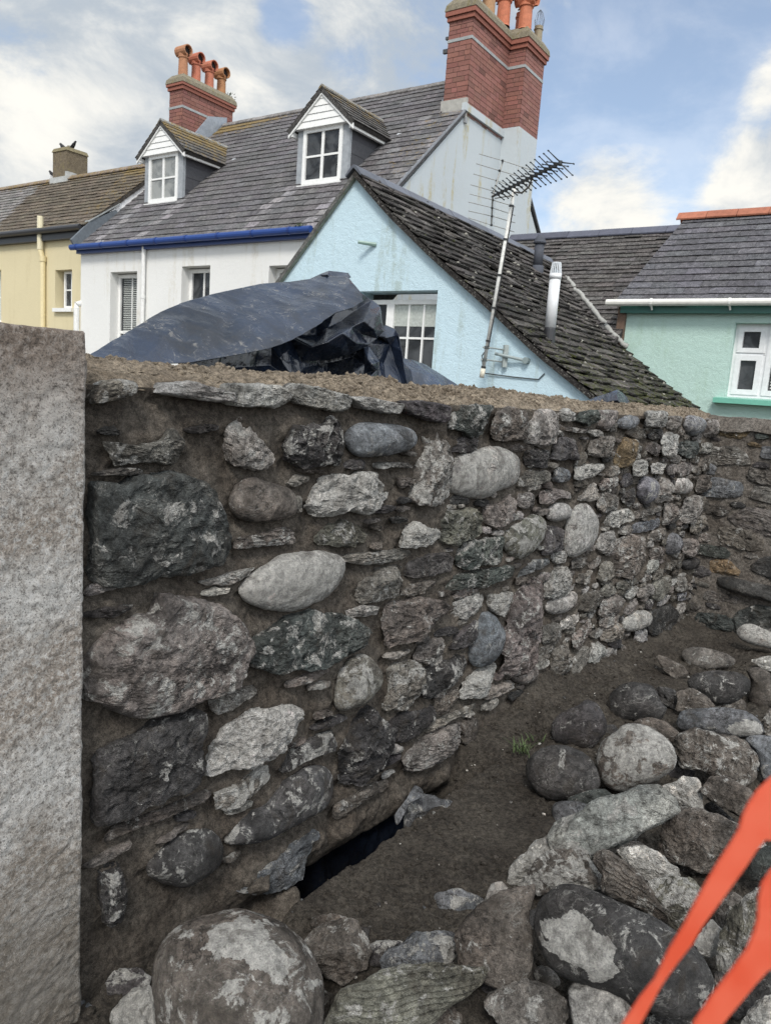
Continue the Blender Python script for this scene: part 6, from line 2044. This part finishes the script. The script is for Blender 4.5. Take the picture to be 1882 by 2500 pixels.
for k in range(70):
    a, e = rs.rand() * 6.28, rs.rand() * 1.4
    d_ = np.array([math.cos(a) * math.cos(e), math.sin(a) * math.cos(e), math.sin(e) - .2])
    q = p + U3 * rs.randn() * .03 + d_ * .05 * rs.rand()
    sdv = np.cross(d_, Z3 + .1) * .012
    mb.add([q - sdv, q + d_ * .04, q + sdv], [(0, 1, 2)], (0.09, 0.12, 0.04, 0))
tag(mb.build('plant', M['tintm']), 'tiny weed growing in the blue gutter', 'plant')

# ================================================================== blue house
bl = empty('blue_house', tuple(T(-4.9, 8, -0.4)), label='pale blue gabled cottage with a mossy slate roof, straight behind the wall', cat='house')
VB = 6.45
prof = [(-4.99, 3.66), (-4.52, 3.235), (-4.0, 2.825), (-3.34, 2.345), (-2.81, 1.94), (-2.2, 1.54), (-1.5, 1.12)]
left = [(-5.99, 2.60), (-6.75, 1.80)]
outer = [(-6.75, -0.4), (-1.5, -0.4)] + prof[::-1] + left
wall_face(bl, 'gable_wall', 'v', VB, outer, [(-4.87, -3.93, 1.0, 2.50)], M['blue'], 0.25)
f = window(bl, -4.87, -4.56, 1.0, 2.43, VB + .13, 1, 4, 0.045, 0.02, 'glass')
f = window(bl, -4.56, -3.935, 1.0, 2.43, VB + .13, 3, 4, 0.045, 0.02, 'glass')
mb = MB(T)
mb.box(-4.515, -3.98, VB + .1545, VB + .1575, 2.17, 2.385, (0.42, 0.45, 0.42, 0))
mb.build('curtain', M['tintm'], f)
cum = np.r_[0, np.cumsum([math.dist(prof[i], prof[i + 1]) for i in range(len(prof) - 1)])]
pu, pz_ = np.array([p[0] for p in prof]), np.array([p[1] for p in prof])
LB = cum[-1]


def fb(a, b, h):
    d_ = LB - b
    u = np.interp(d_, cum, pu); z = np.interp(d_, cum, pz_)
    u2 = np.interp(d_ + .05, cum, pu); z2 = np.interp(d_ + .05, cum, pz_)
    if d_ + .05 > LB:
        u2, z2 = pu[-1], pz_[-1]; u, z = np.interp(LB - .05, cum, pu), np.interp(LB - .05, cum, pz_)
        nn = np.array([-(z2 - z), (u2 - u)]); u, z = np.interp(d_, cum, pu), np.interp(d_, cum, pz_)
    else:
        nn = np.array([-(z2 - z), (u2 - u)])
    nn = nn / np.linalg.norm(nn)
    return T(u + nn[0] * (h + .02), a, z + nn[1] * (h + .02))


slates(bl, 'roof', fb, [(VB - .07, 0), (9.88, 0), (11.6, 1.9), (11.9, LB), (VB - .07, LB)], 0.135, 0.20, np.array([0.072, 0.066, 0.062]), M['slate_moss'], 3, col=lambda a, b, r_: np.array([1, 1, 1]) * (0.55 + 1.3 * r_.rand() ** 2.5),
       alpha=lambda a, b: 0.05 + 0.75 * (1 - b / LB), jitter=0.016, irregular=0.9, thick=0.018)
mb = MB()
mb.prism([T(-4.99, VB - .05, 3.68), T(-5.99, VB - .05, 2.62), T(-6.85, VB - .05, 1.72), T(-6.85, VB - .05, 1.66), T(-5.99, VB - .05, 2.56), T(-4.99, VB - .05, 3.62)], V3 * 2.1, (0.09, 0.09, 0.085, 0.3))
mb.build('left_roof', M['slate'], bl)
rs = np.random.RandomState(17)
cs, rr, tn = [], [], []
for k in range(1900):
    a, b = VB + 3.4 * rs.rand(), LB * rs.rand()
    if vnoise(np.array([[a * 5, b * 5, 0.]]), 3)[0] < -0.25:
        continue
    cs.append(fb(a, b, 0.022)); rr.append(0.006 + 0.022 * rs.rand() ** 2.2)
    q = rs.rand()
    tn.append((0.30, 0.29, 0.25, 0) if q < .14 else ((0.05, 0.055, 0.02, 0) if q < .14 + .5 * (1 - b / LB) else (0.06, 0.055, 0.05, 0)))
clods('moss_and_lichen', cs, rr, M['tintm'], bl, tint=tn, kind='stuff', flat=0.7)
ridge_tiles(bl, T(-4.99, VB - .08, 3.72), T(-4.99, 11.6, 3.72), M['lead'], (0.11, 0.12, 0.145, 0), 0.5, 0.10, 0.085)
# mortar verge under the slates
mb = MB()
for i in range(len(prof) - 1):
    a, b = prof[i], prof[i + 1]
    A, B = T(a[0], VB - .05, a[1] + .012), T(b[0], VB - .05, b[1] + .012)
    mb.hexa([A - Z3 * .04, B - Z3 * .04, B - Z3 * .04 + V3 * .06, A - Z3 * .04 + V3 * .06, A, B, B + V3 * .06, A + V3 * .06], (0.26, 0.23, 0.18, 0))
a, b = prof[0], left[0]
for (a, b) in ((prof[0], left[0]), (left[0], left[1])):
    A, B = T(a[0], VB - .045, a[1]), T(b[0], VB - .045, b[1])
    mb.hexa([A - Z3 * .045, B - Z3 * .045, B - Z3 * .045 + V3 * .05, A - Z3 * .045 + V3 * .05, A, B, B + V3 * .05, A + V3 * .05], (0.22, 0.24, 0.20, 0))
mb.build('verge', M['cap'], bl)
# short pipe stubs and cable on the gable
mb = MB()
mb.tube([T(-4.70, VB, 2.955), T(-4.84, VB - .12, 2.965)], [.022, .017], 8, (0.22, 0.32, 0.28, 0))
mb.build('pipe_stub', M['gloss'], bl)
mb = MB()
mb.tube([T(-2.93, VB, 1.865), T(-2.93, VB - .03, 1.865), T(-3.22, VB - .08, 1.915)], .014, 8, (0.28, 0.33, 0.33, 0))
mb.tube([T(-2.93, VB + .01, 1.865), T(-2.93, VB - .05, 1.865)], .03, 10, (0.22, 0.27, 0.27, 0))
mb.build('pipe_stub', M['gloss'], bl)

# flue pipes standing on the blue roof
def roof_hit(crop, x, y):
    X, Y = px(crop, [(x, y)])[0]
    best = None
    for k in range(len(prof) - 1):
        a, b = T(prof[k][0], 0, prof[k][1] + .02), T(prof[k + 1][0], 0, prof[k + 1][1] + .02)
        n_ = np.cross(b - a, V3); n_ /= np.linalg.norm(n_)
        p_ = on(X, Y, n_, a @ n_)
        if prof[k][0] - .02 <= p_ @ U3 <= prof[k + 1][0] + .02:
            best = p_
    return best


p = roof_hit('R5', 880, 1790)
fl = empty('white_flue', tuple(p), label='white plastic flue pipe with a slatted top on the mossy blue cottage roof', cat='flue pipe')
dz = abs((p - CAM) @ FW) / FPX
hpx = lambda n: n * .2712 * dz
lean = U3 * 0.0
mb = MB()
mb.tube([p - Z3 * .1, p + Z3 * hpx(110), p + Z3 * hpx(150)], [hpx(56), hpx(52), hpx(46)], 18, (0.03, 0.03, 0.033, 0))
mb.build('collar', M['gloss'], fl)
mb = MB()
mb.tube([p + Z3 * hpx(100), p + Z3 * hpx(560)], hpx(49), 22, (0.66, 0.67, 0.68, 0))
mb.tube([p + Z3 * hpx(550), p + Z3 * hpx(595)], hpx(54), 22, (0.68, 0.69, 0.70, 0))
mb.build('pipe', M['gloss'], fl, smooth=True)
mb = MB()
for k in range(16):
    a = 2 * math.pi * k / 16
    e = np.array([math.cos(a), math.sin(a), 0])
    mb.tube([p + Z3 * hpx(595) + e * hpx(48), p + Z3 * hpx(688) + e * hpx(36)], hpx(5), 5, (0.60, 0.63, 0.66, 0))
mb.tube([p + Z3 * hpx(682), p + Z3 * hpx(692)], hpx(39), 18, (0.62, 0.65, 0.68, 0))
mb.tube([p + Z3 * hpx(590), p + Z3 * hpx(640)], [hpx(30), hpx(12)], 12, (0.25, 0.3, 0.34, 0))
mb.build('slatted_top', M['gloss'], fl)
p = roof_hit('R5', 775, 1165)
fl = empty('dark_flue', tuple(p), label='dark grey flue pipe with a domed cap near the top of the mossy roof', cat='flue pipe')
dz = abs((p - CAM) @ FW) / FPX
dk = (0.055, 0.060, 0.075, 0)
mb = MB()
mb.tube([p - Z3 * .1, p + Z3 * hpx(60)], hpx(55), 18, dk)
mb.tube([p + Z3 * hpx(50), p + Z3 * hpx(250)], hpx(42), 20, dk)
mb.build('pipe', M['tintm'], fl, smooth=True)
mb = MB()
mb.tube([p + Z3 * hpx(h) for h in (250, 262, 270, 300, 318, 326)], [hpx(r) for r in (56, 60, 52, 40, 20, 3)], 20, dk)
mb.build('cap', M['tintm'], fl)

# ================================================================== TV aerial
def at(x, y, v):
    X, Y = px('R5', [(x, y)])[0]
    return on(X, Y, V3, v)


b0, b1 = at(278, 2110, 6.22), at(575, 395, 6.22)
ae = empty('tv_aerial', tuple(b0), label='television aerial on a tall leaning pole bracketed to the blue gable', cat='aerial')
mast = lambda t: b0 + (b1 - b0) * t
mb = MB()
mb.tube([mast(0), mast(.05)], .022, 12, (0.62, 0.58, 0.48, 0))
mb.tube([mast(.05), mast(1.0)], .0165, 14, (0.60, 0.60, 0.57, 0))
ms_ = mb.build('mast', M['tintm'], ae, smooth=True)
mb = MB()
for t in (.057, .20, .377, .55, .735, .905):
    mb.tube([mast(t - .004), mast(t + .006)], .022, 12, (0.02, 0.02, 0.02, 0))
mb.build('tape_band', M['gloss'], ms_)
mb = MB()
w0 = T(-3.245, VB, 1.84)
for t in (.098, .165):
    q = mast(t)
    mb.tube([q - U3 * .03 + V3 * -.02, q + U3 * .035, T((q @ U3) + .07, VB - .01, q[2])], .008, 6, (0.30, 0.33, 0.32, 0))
    mb.tube([q - Z3 * .012, q + Z3 * .012], .025, 10, (0.06, 0.07, 0.07, 0))
q0, q1 = mast(.08), mast(.18)
uu = (mast(.13) @ U3) + .075
Zc = mast(.13)[2]
mb2 = MB(T)
mb.tube([T(uu + .02, VB - .03, Zc - .10), T(uu + .02, VB - .03, Zc + .10)], .028, 4, (0.33, 0.37, 0.36, 0))
mb.build('bracket', M['tintm'], ae)
mb = MB()
mb.tube([mast(.9) + U3 * .02, mast(.5) + U3 * .022, mast(.17) + U3 * .02 - V3 * .01, mast(.12) - U3 * .035, mast(.06) - U3 * .01, T(-3.33, VB - .02, 1.735), T(-3.05, VB - .012, 1.715), T(-2.80, VB - .012, 1.705), T(-2.75, VB - .01, 1.76)], .0055, 6, (0.02, 0.02, 0.022, 0))
mb.build('cable', M['gloss'], ae)
DK = (0.035, 0.04, 0.045, 0)
AL = (0.34, 0.34, 0.32, 0)
S_, E_ = at(372, 480, 6.30), at(985, 175, 5.70)
mb = MB()
mb.tube([S_, E_], .010, 6, (0.13, 0.12, 0.11, 0))
br0 = at(735, 290, 5.93)
mb.tube([mast(.975), at(640, 445, 6.05), at(700, 395, 5.98), at(722, 340, 5.95), br0], .0075, 8, (0.16, 0.14, 0.12, 0))
mb.tube([mast(.96), at(400, 495, 6.30)], .005, 6, AL)
boom = mb.build('boom', M['metal'], ae)
bd = E_ - S_
pp = np.cross(bd, Z3); pp /= np.linalg.norm(pp)
pp = at(1050, 245, 5.7) - at(870, 150, 5.7)
pp = pp / np.linalg.norm(pp) * 1.15
mb = MB()
NX = 15
for i in range(NX):
    t = 0.10 + 0.90 * (i / (NX - 1))
    c = S_ + bd * t
    Lh = 0.055 + 0.050 * t
    for sg in (-1, 1):
        for sz in (-1, 1):
            e = c + pp * sg * Lh + Z3 * (sz * (0.018 + 0.022 * t))
            mb.tube([c + Z3 * sz * .006, c + pp * sg * Lh * .3 + Z3 * sz * .014, e], [.006, .0055, .0034], 5, DK)
            mb.tube([e - pp * sg * .004, e + pp * sg * .007], .0062, 6, DK)
    mb.box if False else None
    mb.tube([c - Z3 * .014, c + Z3 * .014], .016, 6, DK)
mb.build('director', M['metal'], boom)
# reflector grid
ra, rb_, rc_ = at(472, 150, 6.34), at(378, 470, 6.30), at(365, 742, 6.40)
mb = MB()
mb.tube([ra, rb_], .0075, 6, AL)
mb.tube([rb_, rc_], .0075, 6, AL)
for (x, y, ex, ey, fx, fy_) in ((465, 155, 255, 95, 740, 245), (438, 245, 230, 183, 640, 305), (412, 335, 205, 275, 590, 400), (385, 430, 178, 372, 540, 485),
                               (378, 510, 170, 455, 580, 572), (372, 580, 160, 528, 578, 648), (370, 655, 160, 608, 578, 715), (365, 735, 160, 670, 570, 797)):
    vv = 6.32
    mb.tube([at(ex, ey, vv - .0), at(x, y, vv), at(fx, fy_, vv)], .0036, 5, AL)
    mb.tube([at(x - 6, y, vv), at(x + 8, y + 2, vv)], .010, 6, DK)
mb.build('reflector', M['metal'], boom)

# ================================================================== green house and the grey roofed range behind
gr = empty('green_house', tuple(T(-1, 11, -0.4)), label='mint green house with white window and dark slate roof at the right edge', cat='house')
VG, UG = 9.9, -3.22
wall_face(gr, 'wall', 'v', VG, [(UG, -0.4), (3.0, -0.4), (3.0, 2.80), (UG - .02, 2.80)], [(-1.89, -0.75, 1.735, 2.60)], M['green'], 0.25)
mb = MB(T)
mb.box(UG, 3.0, VG + .26, VG + .3, 0, 2.7)
mb.build('inner_wall', M['green'], gr)
# casement window with top light
u0, u1, z0, z1 = -1.89, -0.75, 1.735, 2.60
vv = VG + .10
mb = MB(T)
W2 = (0.74, 0.75, 0.76, 0)
def frm(a0, a1, c0, c1, w, d0=0.0, mb=None, col=W2):
    mb.box(a0, a0 + w, vv + d0, vv + .07, c0, c1, col); mb.box(a1 - w, a1, vv + d0, vv + .07, c0, c1, col)
    mb.box(a0 + w, a1 - w, vv + d0, vv + .07, c1 - w, c1, col); mb.box(a0 + w, a1 - w, vv + d0, vv + .07, c0, c0 + w, col)
frm(u0, u1, z0, z1, .035, 0, mb)
um = (u0 + u1) / 2 - .22
frm(u0 + .036, um - .018, 2.265, z1 - .036, .055, -.012, mb)
frm(u0 + .036, um - .018, z0 + .036, 2.235, .062, -.012, mb)
mb.box(u0 + .035, um, vv + .002, vv + .07, 2.235, 2.265, W2)
mb.box(um - .018, um + .018, vv + .002, vv + .07, z0 + .035, z1 - .035, W2)
frm(um + .019, u1 - .036, z0 + .036, z1 - .036, .062, -.012, mb)
fg = mb.build('window', M['gloss'], gr)
mb = MB(T)
mb.box(u0 + .02, u1 - .02, vv + .04, vv + .045, z0 + .02, z1 - .02)
mb.build('pane', M['glass'], fg)
mb = MB(T)
for k in range(12):
    mb.box(um + .10, u1 - .10, vv + .030, vv + .037, z0 + .12 + k * .035, z0 + .138 + k * .035, (0.5, 0.5, 0.48, 0))
mb.build('blind', M['tintm'], fg)
mb = MB(T)
GRN = (0.16, 0.44, 0.34, 0)
mb.hexa([T(-2.0, VG - .13, 1.655), T(.0, VG - .13, 1.655), T(.0, VG + .12, 1.655), T(-2.0, VG + .12, 1.655), T(-2.0, VG - .13, 1.712), T(.0, VG - .13, 1.712), T(.0, VG + .12, 1.734), T(-2.0, VG + .12, 1.734)], GRN)
mb.build('sill', M['gloss'], fg)
SG = 0.76
fg_, thg = slope_map(VG - .13, 2.83, SG)
LG = (11.66 - VG + .13) / math.cos(thg)
slates(gr, 'roof', fg_, [(UG - .10, 0), (3.2, 0), (3.2, LG), (UG + .16, LG)], 0.165, 0.30, np.array([0.078, 0.076, 0.084]), M['slate'], 5, alpha=lambda a, b: 0.0, jitter=0.003)
ridge_tiles(gr, fg_(UG + .05, LG, .05), fg_(3.2, LG, .05), M['pot'], (0.36, 0.13, 0.075, 0), 0.42, 0.14, 0.10)
mb = MB()
mb.tube([T(u, VG - .19, 2.815) for u in (UG - .19, -1.5, 0, 3.2)], .042, 12, (0.70, 0.69, 0.64, 0))
for u in (-2.85, -1.95, -1.1):
    mb.tube([T(u - .012, VG - .19, 2.815), T(u + .012, VG - .19, 2.815)], .050, 12, (0.72, 0.72, 0.68, 0))
    mb.tube([T(u, VG - .19, 2.80), T(u + .01, VG - .15, 2.73)], .012, 6, (0.72, 0.72, 0.68, 0))
mb.build('gutter', M['gloss'], gr)
mb = MB(T)
mb.box(UG - .03, 3.2, VG - .10, VG - .003, 2.70, 2.80, (0.035, 0.14, 0.115, 0))
mb.build('fascia', M['gloss'], gr)

gy = empty('slate_roofed_range', tuple(T(-4.6, 11.5, -0.4)), label='low range under an old uneven slate roof between the white gable and the green house', cat='building')
fz, thz = slope_map(9.55, 2.87 - .75 * (10.36 - 9.55), .75)
LZ = (12.15 - 9.55) / math.cos(thz)
slates(gy, 'roof', fz, [(-4.9, 0), (UG + .0, 0), (UG + .2, LZ), (-6.0, LZ), (-6.0, 1.8)], 0.125, 0.21, np.array([0.10, 0.093, 0.090]), M['slate_moss'], 6, alpha=lambda a, b: 0.0, jitter=0.010, irregular=0.6, thick=0.011)
ridge_tiles(gy, fz(-6.02, LZ, .05), fz(UG + .3, LZ, .05), M['lead'], (0.085, 0.09, 0.12, 0), 0.6, 0.13, 0.10)
wall_face(gy, 'wall', 'v', 9.75, [(-6.2, -0.4), (UG - .03, -0.4), (UG - .03, 2.3), (-6.2, 2.3)], [], M['gable'], 0.25)
wall_face(gy, 'gable_wall', 'u', UG - .04, [(9.8, -0.4), (14.5, -0.4), (14.5, 2.4), (12.15, 4.1), (9.8, 2.35)], [], M['gable'], 0.15)
# lumpy white mortar in the valley, and the raised edge by the green wall
rs = np.random.RandomState(8)
mb = MB()
vp_ = [np.array(T(*c)) for c in ((-4.72, 11.24, 3.52), (-4.35, 10.85, 3.24), (-3.92, 10.38, 2.92), (-3.58, 10.03, 2.65), (-3.25, 9.74, 2.40), (-3.08, 9.80, 2.26))]
pts, rad = [], []
for i in range(len(vp_) - 1):
    for k in range(9):
        t = k / 9
        pts.append(vp_[i] * (1 - t) + vp_[i + 1] * t + rs.randn(3) * .008)
        rad.append(.024 + .014 * rs.rand())
mb.tube(pts, rad, 9, (0.33, 0.33, 0.31, 0))
mb.build('valley_mortar', M['cap_white'] if 'cap_white' in M else M['tintm'], gy, smooth=True)
mb = MB(T)
mb.box(UG - .07, UG + .03, VG - .06, VG + .05, 2.25, 2.78, (0.13, 0.085, 0.06, 0))
mb.build('edge_board', M['tintm'], gy)

# small dark rubble wall just showing behind the post
gw = []
p0_ = on(205, 822, N3, WOFF - 1.3); p1_ = on(275, 842, N3, WOFF - 1.3)
zt_ = p1_[2] + .01
s0_, s1_ = p0_ @ W3 - .9, p1_ @ W3 + .15
V, F, al = solid([(s0_, -0.4), (s1_ + .1, -0.4), (s1_ + .08, zt_ - .3), (s1_, zt_ - .02), (s1_ - .15, zt_ + .015), (s0_ + .3, zt_ + .03), (s0_, zt_)], .12, .12, 'r', 909, 90, 40, lime=.1)
Wd = V[:, :1] * W3 + (WOFF - 1.3 + V[:, 2:3]) * N3 + V[:, 1:2] * Z3
o_ = mesh_np('garden_wall', Wd, F, M['stone'], None, tint=np.array([.09, .095, .075, .1]))
tag(o_, 'dark mossy stone wall end just showing between the granite post and the black sheet', 'stone wall')
